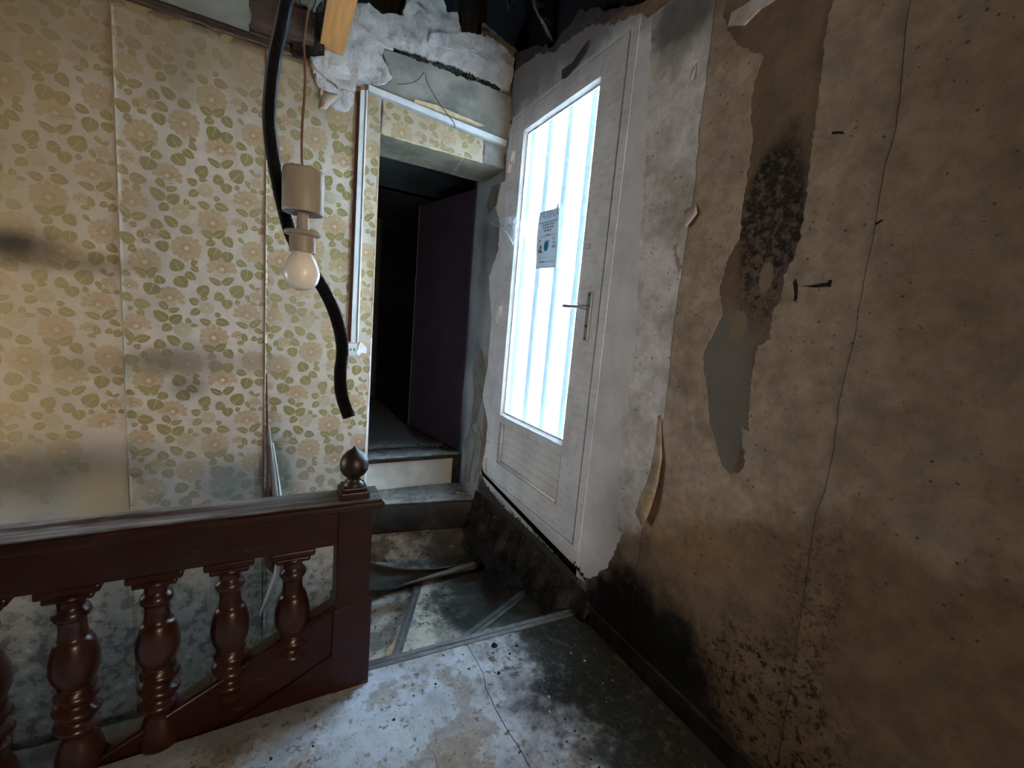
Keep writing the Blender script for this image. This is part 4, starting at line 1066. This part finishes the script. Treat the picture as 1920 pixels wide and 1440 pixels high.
# header over the doorway and its underside
hs = lambda x, z: D-.003
hd = prism('header_paper', rag([(.505, 2.54), (.505, 2.353), (W-.17, 2.353), (W-.165, 2.42), (W-.18, 2.50), (W-.17, 2.52)], .003, .03, 51, True), 1, D-.003, D, MAT['paper'], wall_back)
print_mesh('floral_print', hd, .506, W-.185, 2.354, 2.53, .90, .10, lambda x, z: D-.0022)
print_mesh('floral_print', hd, .85, W-.185, 2.354, 2.53, 1.478, .10, lambda x, z: D-.0022)
gh = prism('header_lining', [(W-.165, 2.353), (W-.002, 2.353), (W-.002, 2.55), (W-.17, 2.53), (W-.172, 2.50), (W-.155, 2.42)], 1, D-.0045, D, MAT['grey_lining'], wall_back)
prism('soffit_paper', [(.500, D+.001), (W-.30, D+.001), (W-.24, 3.0), (.500, 3.0)], 2, 2.3505, 2.352, MAT['soffit'], wall_back)
prism('soffit_paper', [(W-.29, D+.001), (W, D+.001), (W, 3.0), (W-.23, 3.0)], 2, 2.3495, 2.352, MAT['soffit'], wall_back)
tube('frayed_edge', spline([Vector((.50, D-.003, 2.352)), Vector((.62, D-.005, 2.349)), Vector((.74, D-.002, 2.351)), Vector((.95, D-.005, 2.350)), Vector((W-.17, D-.003, 2.352))], 5), lambda i, n: .003+.002*math.sin(i*1.7), MAT['raw_edge'], wall_back, 6)
# dark slits where the papers part
for (x, za, zb, w_) in ((.503, 2.40, 2.545, .010), (W-.168, 2.36, 2.47, .007)):
    prism('paper_gap', rag([(x, za), (x+w_, (za+zb)/2), (x+w_*.4, zb), (x-w_*.3, (za+zb)/2)], .002, .02, 52, True), 1, D-.0052, D, MAT['brown_batten'], wall_back)
# ragged wooden edge of the doorway
prism('doorway_edge', rag([(.4925, 2.352), (.4925, 1.9), (.494, 1.5), (.494, 1.2)], .002, .03, 53) + [(.500, 1.2), (.500, 2.352)], 1, D-.006, D+.02, MAT['raw_edge'], wall_back)
prism('doorway_edge', rag([(.489, 1.2), (.493, .9), (.487, .6), (.490, .1)], .003, .03, 54) + [(.500, .1), (.500, 1.2)], 1, D-.006, D+.02, MAT['skim'], wall_back)
# ---- torn white plaster over the doorway, with thickness
def thick_plaster(name, px, y0, seed, amp=.006, th=.022, mat='plaster', disp=.010, par=wall_back):
    poly = rag([BW(*p) for p in px], amp, .015, seed, True)
    bm = bmesh.new()
    prism('', poly, 1, y0-th, y0, None, bm=bm)
    f = min(bm.faces, key=lambda q: q.calc_center_median().y)
    bmesh.ops.triangulate(bm, faces=[f])
    fr = [q for q in bm.faces if abs(q.normal.y) > .9 and q.calc_center_median().y < y0-th*.9]
    for _ in range(4):
        es = list({e for q in fr if q.is_valid for e in q.edges if e.calc_length() > .028})
        if not es: break
        bmesh.ops.subdivide_edges(bm, edges=es, cuts=1, use_grid_fill=True)
        bmesh.ops.triangulate(bm, faces=[q for q in bm.faces if len(q.verts) > 4])
        fr = [q for q in bm.faces if q.calc_center_median().y < y0-th*.9]
    for v in bm.verts:
        if v.co.y < y0-th*.5: v.co.y -= disp*(mnoise.fractal(Vector((v.co.x*13, v.co.z*13, seed)), 1.0, 2.0, 4))
    bmesh.ops.recalc_face_normals(bm, faces=bm.faces[:])
    return bmobj(name, bm, MAT[mat], par)
thick_plaster('torn_plaster', [(652, 8), (690, 10), (714, 30), (753, 32), (765, -10), (826, -10), (836, 27), (855, 26), (864, 68), (896, 80), (912, 70), (940, 88), (962, 112), (958, 150), (950, 175), (915, 158), (880, 142), (840, 125), (800, 112), (760, 100), (722, 92), (714, 108), (735, 150), (715, 160), (690, 160), (668, 162), (664, 175), (640, 170), (610, 150), (588, 128), (580, 108), (600, 92), (628, 95), (640, 40)], D, 61)
thick_plaster('torn_plaster', [(582, 112), (612, 152), (640, 172), (664, 178), (662, 200), (645, 212), (625, 205), (610, 190), (600, 172), (590, 150)], D, 62, .005, .012)
thick_plaster('torn_plaster', [(905, 42), (935, 66), (968, 95), (960, 112), (940, 88), (915, 72), (900, 76)], D+.01, 64, .004, .012, 'grey_lining')
thick_plaster('torn_plaster', [(850, 68), (872, 64), (900, 72), (920, 90), (905, 112), (870, 106), (800, 84), (802, 66)], D-.020, 63, .004, .012)
prism('header_lining', rag([BW(*p) for p in [(716, 95), (760, 104), (840, 130), (915, 164), (962, 185), (955, 262), (900, 245), (800, 205), (692, 160), (735, 148)]], .003, .02, 65, True), 1, D-.008, D, MAT['grey_lining'], wall_back)
# black mould and shaded cavities painted as slivers along the plaster edge
rnd = random.Random(8); bm = bmesh.new()
for (t0, t1, hh) in ((.0, .16, 3), (.14, .33, 5), (.36, .52, 7), (.50, .66, 9), (.63, .76, 9), (.78, .90, 5), (.90, 1.0, 8)):
    n = 16; upl, lol = [], []
    for k in range(n+1):
        t = t0+(t1-t0)*k/n; e = math.sin(math.pi*k/n); px = 735+t*205; py = 95+t*74
        upl.append(BW(px, py-e*rnd.uniform(0, hh))); lol.append(BW(px+rnd.uniform(-1, 1), py+1+e*rnd.uniform(0, hh*.7)))
    prism('', upl+lol[::-1], 1, D-.0265, D-.004, None, bm=bm)
tag(bmobj('rot_and_dark_holes', bm, MAT['soot'], wall_back), kind='stuff')
# curled scrap of paper left of the doorway, and the peeled strips low on the seam
def bscrap(name, L, Rr, lifts, mat):
    rows = []
    for (l, r, q) in zip(L, Rr, lifts):
        a, c = at(1, D-.004-q, *l), at(1, D-.004-q, *r)
        rows.append([a+(c-a)*t+Vector((0, -.4*q*math.sin(math.pi*t), 0)) for t in (0, .25, .5, .75, 1)])
    return gridsheet(name, rows, mat, wall_back, .0012)
bscrap('curled_scrap', [(600, 160), (598, 180), (597, 205)], [(640, 178), (625, 190), (612, 206)], [.0, .02, .035], MAT['paper'])
bscrap('curled_scrap', [(583, 130), (588, 148), (592, 160)], [(590, 128), (594, 145), (594, 158)], [.0, .012, .02], MAT['paper'])
for (L, Rr, q, m) in (([(499, 700), (499, 800), (500, 880), (500, 940), (498, 1000), (496, 1060)], [(501, 700), (503, 800), (507, 880), (512, 940), (513, 1000), (518, 1080)], (.002, .006, .02, .03, .03, .02), 'brown_batten'),
                      ([(503, 800), (507, 850), (512, 900), (518, 960), (520, 1010)], [(506, 800), (512, 850), (519, 900), (526, 960), (530, 1010)], (.004, .014, .026, .034, .03), 'paper'),
                      ([(510, 830), (517, 880), (522, 930), (524, 1000), (512, 1080), (486, 1150)], [(513, 830), (521, 880), (529, 930), (534, 1000), (522, 1080), (490, 1155)], (.004, .012, .02, .03, .04, .05), 'skim')):
    bscrap('peeled_strip', L, Rr, q, MAT[m])

# ---- cable trunking
tv = empty('cable_trunking', (.39, D, 1.17)); tag(tv, 'white upright cable trunking on the wallpaper beside the doorway', 'trunking', 'white cable trunking around the doorway')
def quadprism(name, px4, y0, y1, mat, par):
    prism(name, [BW(*p) for p in px4], 1, y0, y1, mat, par)
quadprism('backing_batten', [(669, 174), (678, 172), (661, 640), (651, 640)], D-.012, D-.002, MAT['brown_batten'], tv)
quadprism('channel', [(675, 172), (683, 172), (665, 642), (657, 642)], D-.022, D-.003, MAT['trunk'], tv)
quadprism('groove', [(683, 172), (686, 172), (668, 642), (665, 642)], D-.016, D-.003, MAT['trunk_grey'], tv)
quadprism('lip', [(686, 172), (688.5, 172), (671, 642), (668.5, 642)], D-.021, D-.003, MAT['pvc_plain'], tv)
th_ = empty('cable_trunking', (.85, D, 2.53)); tag(th_, 'white cable trunking running over the doorway header', 'trunking', 'white cable trunking around the doorway')
quadprism('channel', [(690, 162), (948, 266), (946, 276), (690, 173)], D-.024, D-.004, MAT['trunk'], th_)
quadprism('lip', [(690, 173), (946, 276), (945.5, 279), (690, 176)], D-.018, D-.004, MAT['trunk_grey'], th_)
quadprism('torn_wood_edge', [(775, 190), (815, 200), (905, 238), (895, 238), (820, 210), (775, 195)], D-.028, D-.006, MAT['raw_edge'], th_)
jb = empty('junction_plate', (.37, D, 1.1)); tag(jb, 'small broken white switch plate below the upright trunking', 'switch plate')
quadprism('plate', [(652, 644), (669, 643), (669, 666), (648, 666)], D-.014, D-.002, MAT['trunk'], jb)
for px, py in ((657, 655), (664, 655)):
    x, z = BW(px, py)
    lathe('socket_hole', [(0, -.001), (.008, -.001), (.008, .001), (0, .001)], MAT['trunk_grey'], jb, 14).matrix_basis = Matrix.Translation((x, D-.0145, z)) @ Matrix.Rotation(math.pi/2, 4, 'X')
thick_plaster('broken_plaster', [(672, 648), (676, 640), (682, 646), (688, 655), (686, 663), (678, 662), (671, 668), (669, 660)], D-.001, 71, .003, .008, 'skim', .006)
#@@BALUSTRADE
# ================================================================== balustrade
bal = empty('stair_balustrade', (.245, 1.495, 0)); tag(bal, 'dark red painted wooden balustrade with turned balusters and ball finial', 'balustrade')
NXa, NXb, NYa, NYb = .183, .303, 1.437, 1.557
newel = box('newel_post', NXa+.004, NXb-.004, NYa+.004, NYb-.004, -.75, .692, MAT['red'], bal, .004)
# thicker foot of the newel with a sloping rounded shoulder
vs_ = []; fs = []
sh = [(NXa-.004, .322), (NXb+.004, .352)]
foot = bmesh.new()
def footring(f, z_l, z_r, ins):
    return [f.verts.new((NXa-.003+ins, NYa-.003+ins, z_l)), f.verts.new((NXb+.003-ins, NYa-.003+ins, z_r)), f.verts.new((NXb+.003-ins, NYb+.003-ins, z_r)), f.verts.new((NXa-.003+ins, NYb+.003-ins, z_l))]
rings = [footring(foot, -.75, -.75, 0), footring(foot, .312, .338, 0), footring(foot, .320, .346, .0015), footring(foot, .325, .351, .0065)]
for a, b_ in zip(rings[:-1], rings[1:]):
    for k in range(4): foot.faces.new((a[k], a[(k+1) % 4], b_[(k+1) % 4], b_[k]))
foot.faces.new(rings[0][::-1]); foot.faces.new(rings[-1])
bmobj('newel_foot', foot, MAT['red'], bal)
# handrail: board with a moulded cap running over the newel
box('rail_board', -1.95, NXa+.01, 1.448, 1.505, .557, .690, MAT['red'], bal, .003)
def capprof(y0, y1): return [(y0+.012, .678), (y0+.004, .681), (y0, .688), (y0, .699), (y0+.004, .706), (y0+.010, .7085), (y0+.013, .7085), (y0+.016, .713), (y1-.008, .714), (y1, .706), (y1, .688), (y1-.006, .680), (y1-.014, .678)]
bm = bmesh.new(); pr_ = capprof(1.418, 1.560)
N_ = 40; xs = [-1.95+(NXb+.022+1.95)*i/N_ for i in range(N_+1)]
grid = [[bm.verts.new((x, y, z+mnoise.noise(Vector((x*6, y*30, 2)))*.0012)) for (y, z) in pr_] for x in xs]
for i in range(N_):
    for k in range(len(pr_)):
        k2 = (k+1) % len(pr_); bm.faces.new((grid[i][k], grid[i+1][k], grid[i+1][k2], grid[i][k2]))
bm.faces.new(grid[0]); bm.faces.new(grid[-1][::-1])
bmesh.ops.recalc_face_normals(bm, faces=bm.faces[:])
bmobj('handrail_cap', bm, MAT['red_worn'], bal, False)
tube('cap_end_bead', [Vector((NXb+.02, 1.424, .693)), Vector((NXb+.02, 1.555, .693))], .0135, MAT['red'], bal, 12)
# finial
fx, fy = .240, 1.495
box('finial_block', fx-.048, fx+.048, fy-.048, fy+.048, .712, .738, MAT['red'], bal, .004)
box('finial_block', fx-.040, fx+.040, fy-.040, fy+.040, .736, .752, MAT['red'], bal, .005)
lathe('finial', [(.0, .745), (.036, .745), (.034, .758), (.024, .768), (.021, .776), (.026, .783), (.038, .792), (.0455, .806), (.0475, .822), (.046, .838), (.040, .853), (.029, .866), (.016, .876), (.007, .883), (.0025, .890), (0, .892)], MAT['finial'], bal, 36, (fx, fy, 0))
# closed string sloping down to the left
SL = .50
def sz(x): return .325+SL*(x-NXa)
xl = -1.6
prism('string_board', [(NXa+.01, sz(NXa+.01)), (NXa+.01, -.30), (NXa-.35, sz(NXa-.35)-.42), (xl, sz(xl)-.42), (xl, sz(xl))], 1, 1.446, 1.512, MAT['red'], bal)
prism('string_moulding', [(NXa, sz(NXa)-.175), (NXa, sz(NXa)-.40), (xl, sz(xl)-.40), (xl, sz(xl)-.175)], 1, 1.4385, 1.449, MAT['red'], bal)
tube('string_bead', [Vector((NXa, 1.452, sz(NXa)-.004)), Vector((xl, 1.452, sz(xl)-.004))], .010, MAT['red'], bal, 10)
# balusters
BP = [(.040, .53), (.036, .524), (.030, .515), (.028, .500), (.029, .492), (.037, .486), (.041, .474), (.037, .463), (.030, .459), (.0295, .450), (.0300, .425), (.032, .408), (.034, .400), (.0385, .397), (.043, .386), (.047, .370), (.0515, .348), (.0535, .325), (.0525, .303), (.048, .284), (.041, .268), (.037, .258), (.039, .252)]
zt = .250
while zt > .120: BP.append((.0425, zt)); zt -= .005
BP += [(.040, .116), (.036, .108), (.035, .098), (.038, .088), (.044, .072), (.050, .050), (.055, .02), (.058, -.03), (.058, -.30)]
def twist(r, z, a):
    if .119 < z < .2505:
        e = min(1, (.2505-z)/.015, (z-.119)/.015)
        return r+.0095*e*math.sin(2*math.pi*z/.052+a)
    return r
for bx in (.054, -.121, -.301, -.482, -.658):
    by = 1.474
    bz = max(-.3, sz(bx)-.10)
    prof = [p for p in BP if p[1] >= bz-.001]; prof.append((prof[-1][0], bz))
    b = lathe('baluster', prof[::-1], MAT['turned'], bal, 30, (bx, by, 0), True, twist)
    boxes('bracket', [(bx-.066, bx+.066, 1.446, 1.506, .534, .558), (bx-.052, bx+.052, 1.447, 1.505, .518, .535)], MAT['red'], b, bevel=.006)

# ================================================================== pendant lamp
lp = atd(566, 515, .78); LX, LY = lp.x, lp.y
lamp = empty('pendant_lamp', (LX, LY, 1.37)); tag(lamp, 'bare frosted bulb hanging in a beige plastic lampholder on a cord', 'lamp')
zc = lambda py: atd(566, py, .78).z
z1, z2 = zc(326), zc(404)
lathe('ceiling_cup', [(0, z2+.004), (.030, z2+.004), (.0315, z2), (.0335, z2), (.034, z2+.004), (.034, z1-.006), (.032, z1-.001), (.028, z1), (.004, z1+.001), (0, z1+.001)], MAT['lamp_plastic'], lamp, 40, (LX, LY, 0))
sk0, sk1, sk2 = zc(404), zc(438), zc(474)
lathe('holder_neck', [(0, sk1-.002), (.014, sk1-.002), (.0105, sk1+.006), (.0095, sk0), (.009, z2+.004), (0, z2+.004)], MAT['lamp_plastic'], lamp, 28, (LX, LY, 0))
pr_ = [(0, sk1+.004), (.014, sk1+.004), (.029, sk1+.002), (.031, sk1-.002), (.029, sk1-.005), (.0215, sk1-.007)]
zz = sk1-.008
while zz > sk2: pr_ += [(.0208, zz), (.0222, zz-.0012)]; zz -= .0026
pr_ += [(.0205, sk2), (0, sk2)]
lathe('lampholder', pr_[::-1], MAT['lamp_plastic'], lamp, 36, (LX, LY, 0))
bt, bc_ = sk2+.002, zc(514)
r_ = .0305
lathe('bulb', [(0, bc_-r_*.98), (.010, bc_-r_*.95), (.019, bc_-r_*.80), (.0265, bc_-r_*.50), (.0302, bc_-r_*.12), (.0302, bc_+r_*.16), (.0280, bc_+r_*.50), (.0240, bc_+r_*.80), (.0195, bc_+r_*1.05), (.0165, bc_+r_*1.25), (.0155, bt), (0, bt)], MAT['bulb'], lamp, 40, (LX, LY, 0))
cp = [Vector((LX, LY, z1))]
for px, py in ((566, 300), (566, 255), (569, 205), (572, 160), (572, 112), (570, 80), (575, 40), (582, 0)): cp.append(atd(px, py, .78))
last = cp[-1]; cp += [last+Vector((.012, .0, .10)), last+Vector((.0, .01, .30)), Vector((last.x, last.y, 2.63))]
tube('cord', resample(spline(cp, 8), .008), .0021, MAT['cord'], lamp, 8)

# ================================================================== black corrugated conduit
cpx = [(537, 0), (528, 45), (514, 110), (506, 180), (505, 230), (511, 285), (521, 340), (533, 395), (546, 440), (570, 488), (600, 530), (622, 572), (637, 618), (642, 660), (638, 700), (641, 742), (655, 784)]
cp = [atd(px, py, .86) for px, py in cpx]
f0 = cp[0]; cp = [Vector((f0.x+.10, f0.y+.02, 2.63)), f0+Vector((.075, .015, .35)), f0+Vector((.03, .005, .13))] + cp
path = resample(spline(cp, 10), .00165)
cond = tube('corrugated_conduit', path, lambda i, n: .0118+(.0010 if (i//1) % 2 else -.0008), MAT['conduit'], None, 16, smooth=False)
tag(cond, 'black corrugated conduit dangling behind the bulb with a cut end', 'conduit')

# ================================================================== broken ceiling bits over the doorway
pk = box('pine_plank', .178, .290, 1.60, D-.03, 2.665, 2.69, MAT['pine']); tag(pk, 'orange new pine plank under the broken ceiling', 'plank')
bm_ = box('ceiling_beam', -.13, .150, D-.10, D-.002, 2.640, 2.775, MAT['oldwood'], bevel=.008); tag(bm_, 'old brown beam end exposed beside the pine plank', 'beam')
p1 = [at(2, 2.80, *p) for p in ((478, -6), (590, 32), (620, -40), (520, -60))]
fr = prism('ceiling_fragment', rag([(p.x, p.y) for p in p1], .01, .04, 81, True), 2, 2.80, 2.815, MAT['ceiling']); tag(fr, 'grey ceiling board fragment above the old beam', 'board')
# dark crumbling cob behind the wires
rows = []
for j in range(13):
    r = []
    for i in range(13):
        p = at(1, D-.06, 548+(60)*i/12, -20+(125)*j/12)
        p.y -= .03*mnoise.fractal(Vector((p.x*14, p.z*14, 2)), 1.0, 2.0, 4); r.append(p)
    rows.append(r)
cob = gridsheet('crumbled_edge', rows, MAT['masonry'], wall_back, .01)
for k, (pts) in enumerate(([(590, -30), (592, 0), (586, 18), (578, 40), (582, 62)], [(598, -30), (603, 8), (607, 20), (598, 34), (590, 45)], [(560, -20), (563, 10), (566, 30), (572, 60), (572, 78)])):
    wv = tube('loose_wire', resample(spline([at(1, D-.16, *p) for p in pts], 6), .006), .0022, MAT['black'], None, 7)
    tag(wv, ('looped black wire nearest the pine plank', 'black wire hanging close beside the plank loop', 'thin wire dangling beside the conduit top')[[1, 0, 2][k]], 'wire', 'loose wires in the broken ceiling')
# timbers and shreds in the void
po = prism('attic_post', [BW(860, 110, D+.12), BW(900, 112, D+.12), BW(912, -60, D+.12), BW(856, -60, D+.12)], 1, D+.06, D+.18, MAT['darkwood']); tag(po, 'dark upright timber behind the torn plaster', 'timber')
po2 = prism('attic_post', [BW(690, 60, D+.12), BW(760, 60, D+.12), BW(765, -60, D+.12), BW(694, -60, D+.12)], 1, D+.06, D+.18, MAT['darkwood']); tag(po2, 'dark timber above the doorway beside the pine plank', 'timber')
def shred(px_l, px_r, y, mat, name, par=None):
    rows = [[at(1, y+.02*math.sin(i+j*.7), l[0]+(r[0]-l[0])*i/4, l[1]+(r[1]-l[1])*i/4) for i in range(5)] for j, (l, r) in enumerate(zip(px_l, px_r))]
    return gridsheet(name, rows, mat, par, .002)
sh_ = empty('hanging_shred', tuple(at(1, 2.35, 1020, 40))); tag(sh_, 'torn grey sheet with a pale curled edge hanging in the corner', 'torn sheet')
def shred2(px_l, px_r, y, mat, name):
    o = shred(px_l, px_r, y, mat, name); o.parent = sh_; o.matrix_parent_inverse = Matrix.Translation(-sh_.location); return o
shred2([(1002, -20), (1004, 10), (1012, 35), (1022, 62), (1038, 82)], [(1080, -20), (1078, 10), (1070, 40), (1062, 65), (1048, 88)], 2.36, MAT['shred'], 'sheet')
shred2([(996, -10), (1000, 14), (1008, 30), (1018, 48), (1026, 66), (1036, 78)], [(1000, -10), (1004, 14), (1013, 30), (1026, 45), (1037, 58), (1040, 76)], 2.34, MAT['shred_pale'], 'pale_edge')
pv = shred([(950, -20), (951, 5), (953, 20)], [(978, -20), (966, 8), (955, 22)], 2.5, MAT['shred'], 'hanging_scrap'); tag(pv, 'small grey scrap hanging from the roof void', 'scrap')

# ================================================================== dark door standing open inside
d2 = empty('door_2', (1.285, 3.10, .31)); tag(d2, 'plain dark plum door standing open inside the unlit room', kind='structure')
a = Vector((1.290, 3.105)); e = at(2, .31, 770, 800); e = Vector((e.x, e.y)); dn = (e-a).normalized(); L = .86
e = a+dn*L; nn = Vector((dn.y, -dn.x))*.038
prism('leaf', [tuple(a), tuple(e), tuple(e+nn), tuple(a+nn)], 2, .31, 2.33, MAT['dark_door'], d2)
ee = e-dn*.004
prism('edge_strip', [tuple(e), tuple(e+dn*.002), tuple(e+dn*.002-nn*.08), tuple(e-nn*.08)], 2, .31, 2.33, MAT['trunk_grey'], d2)

# ================================================================== curled linoleum at the foot of the doorway steps
cl = empty('linoleum_curl', (.8, 2.5, -.38)); tag(cl, 'curled up sheet of torn linoleum at the foot of the doorway steps', 'linoleum')
yy = 2.56
rimt = [(672, 1044), (700, 1055), (735, 1063), (775, 1067), (815, 1066), (850, 1062), (893, 1050)]
rimb = [(672, 1095), (700, 1108), (735, 1106), (775, 1095), (815, 1084), (850, 1076), (893, 1060)]
rows = []
for (t_, b_) in zip(rimt, rimb):
    a, c = at(1, yy, *t_), at(1, yy-.10, *b_)
    rows.append([a+(c-a)*s+Vector((0, .05*math.sin(math.pi*s), -.03*math.sin(math.pi*s))) for s in (0, .2, .4, .6, .8, 1)])
gridsheet('sheet', rows, MAT['lino_back'], cl, .003)
tube('pale_rim', resample(spline([at(1, yy-.005, *p) for p in rimt[:6]], 6), .012), .0045, MAT['lino_roll'], cl, 8)
ra, rb = at(1, 2.44, 756, 1096), at(1, 2.50, 893, 1058)
tube('rolled_edge', [ra+(rb-ra)*(i/14) for i in range(15)], lambda i, n: .004+.026*i/(n-1), MAT['lino_roll'], cl, 16)

# ================================================================== cobwebs
def webpoly(name, pts, label, thr):
    w_ = empty(name, tuple(pts[0])); tag(w_, label, 'cobweb', 'cobwebs by the door')
    c = sum(pts, Vector())/len(pts); n = len(pts)
    o = mobj('film', pts+[c], [(i, (i+1) % n, n) for i in range(n)], MAT['web'], w_)
    for t in thr: tube('thread', resample(spline(t, 5), .006), .0006, MAT['thread'], w_, 5)
    return w_
def WP(px, py, y_=None, x=W-.05): return at(0, x, px, py)
webpoly('cobweb', [WP(895, 413, x=W-.03), WP(915, 416), WP(932, 422), WP(946, 432), WP(955, 443), WP(960, 455), WP(963, 462, x=W-.012), WP(970, 430, x=W-.012), WP(973, 405, x=W-.012), WP(950, 408)], 'pale cobweb stretched between the doorway reveal and glazed door',
        [[WP(893, 412, x=W-.02), WP(915, 416), WP(940, 428), WP(956, 445), WP(963, 462, x=W-.012)], [WP(935, 352), WP(950, 358), WP(958, 372), WP(966, 378)], [WP(950, 358), WP(952, 372), WP(948, 382), WP(955, 385), WP(962, 392)], [WP(940, 405), WP(952, 413)]])
webpoly('cobweb', [WP(976, 415, x=W+.005), WP(992, 412, x=W+.0), WP(1010, 411, x=W+.012), WP(1003, 420, x=W+.0), WP(990, 436, x=W+.0), WP(974, 453, x=W+.005)], 'grey cobweb on the pane left of the notice',
        [[WP(1052, 409, x=W+.012), WP(1070, 406, x=W+.004), WP(1098, 402, x=W-.006)], [WP(976, 415, x=W+.005), WP(1000, 415, x=W+.0), WP(1012, 411, x=W+.012)]])
w3 = empty('cobweb', (.75, D-.02, 2.62)); tag(w3, 'sooty cobweb strand across the lining above the doorway', 'cobweb', 'cobwebs by the door')
for pts in ([(800, 152), (812, 175), (828, 200), (845, 222), (852, 232), (853, 244)], [(745, 158), (770, 156), (785, 148), (795, 135)], [(800, 152), (797, 135)]):
    tube('thread', resample(spline([at(1, D-.03, *p) for p in pts], 5), .01), .0022, MAT['grime'], w3, 6)

# ================================================================== rubbish on the floor and treads
def chip(bm, c, r, rnd):
    n = 6; h = r*rnd.uniform(.25, .6); a0 = rnd.random()*6
    lo = [bm.verts.new((c[0]+r*rnd.uniform(.5, 1.2)*math.cos(a0+k*1.047), c[1]+r*rnd.uniform(.5, 1.2)*math.sin(a0+k*1.047), c[2])) for k in range(n)]
    hi = [bm.verts.new((v.co.x*.7+c[0]*.3, v.co.y*.7+c[1]*.3, c[2]+h*rnd.uniform(.6, 1.2))) for v in lo]
    bm.faces.new(lo[::-1]); bm.faces.new(hi)
    for k in range(n): bm.faces.new((lo[k], lo[(k+1) % n], hi[(k+1) % n], hi[k]))
def debris(name, label, spots, mat, seed, rr):
    rnd = random.Random(seed); bm = bmesh.new()
    for (x0, x1, y0, y1, z, n) in spots:
        for _ in range(n): chip(bm, (rnd.uniform(x0, x1), rnd.uniform(y0, y1), z), rnd.uniform(*rr), rnd)
    o = bmobj(name, bm, mat); tag(o, label, 'debris', kind='stuff'); return o
debris('plaster_debris', 'pale plaster crumbs scattered over treads and landing', [(.5, 1.28, 2.88, 3.04, TZ, 60), (.5, 1.28, 3.07, 3.35, .303, 45), (.35, 1.2, .9, 1.47, .001, 30), (.5, .9, 1.75, 2.3, ZS[1], 12), (1.0, 1.28, 2.75, 3.0, TZ, 40)], MAT['chip'], 4, (.002, .0075))
debris('dark_debris', 'black crumbs of dirt scattered over treads and landing', [(.35, 1.25, .6, 1.45, .001, 70), (-.3, .4, .7, 1.3, .0, 30), (.5, 1.0, 1.75, 2.4, ZS[1], 30), (.4, .6, 1.9, 2.5, ZS[2], 25)], MAT['soot'], 6, (.002, .007))
for (px, py, z, r, lab, m) in ((926, 1212, 0.001, .017, 'large black lump of dirt near the landing nosing', 'soot'), (935, 1262, .001, .009, 'small black lump of dirt on the landing covering', 'soot'), (697, 1148, ZS[2], .028, 'pale plaster flake on the tread beside the newel', 'chip'), (828, 918, TZ, .016, 'plaster lump in the middle of the lower doorway step', 'chip'), (784, 834, .303, .014, 'dark crumb pile on the upper doorway floor', 'soot'), (858, 924, TZ, .014, 'plaster lump near the right end of the lower doorway step', 'chip')):
    p = at(2, z, px, py); bm = bmesh.new(); chip(bm, (p.x, p.y, z), r, random.Random(px))
    tag(bmobj('debris_lump', bm, MAT[m]), lab, 'debris', 'larger lumps on the floor')
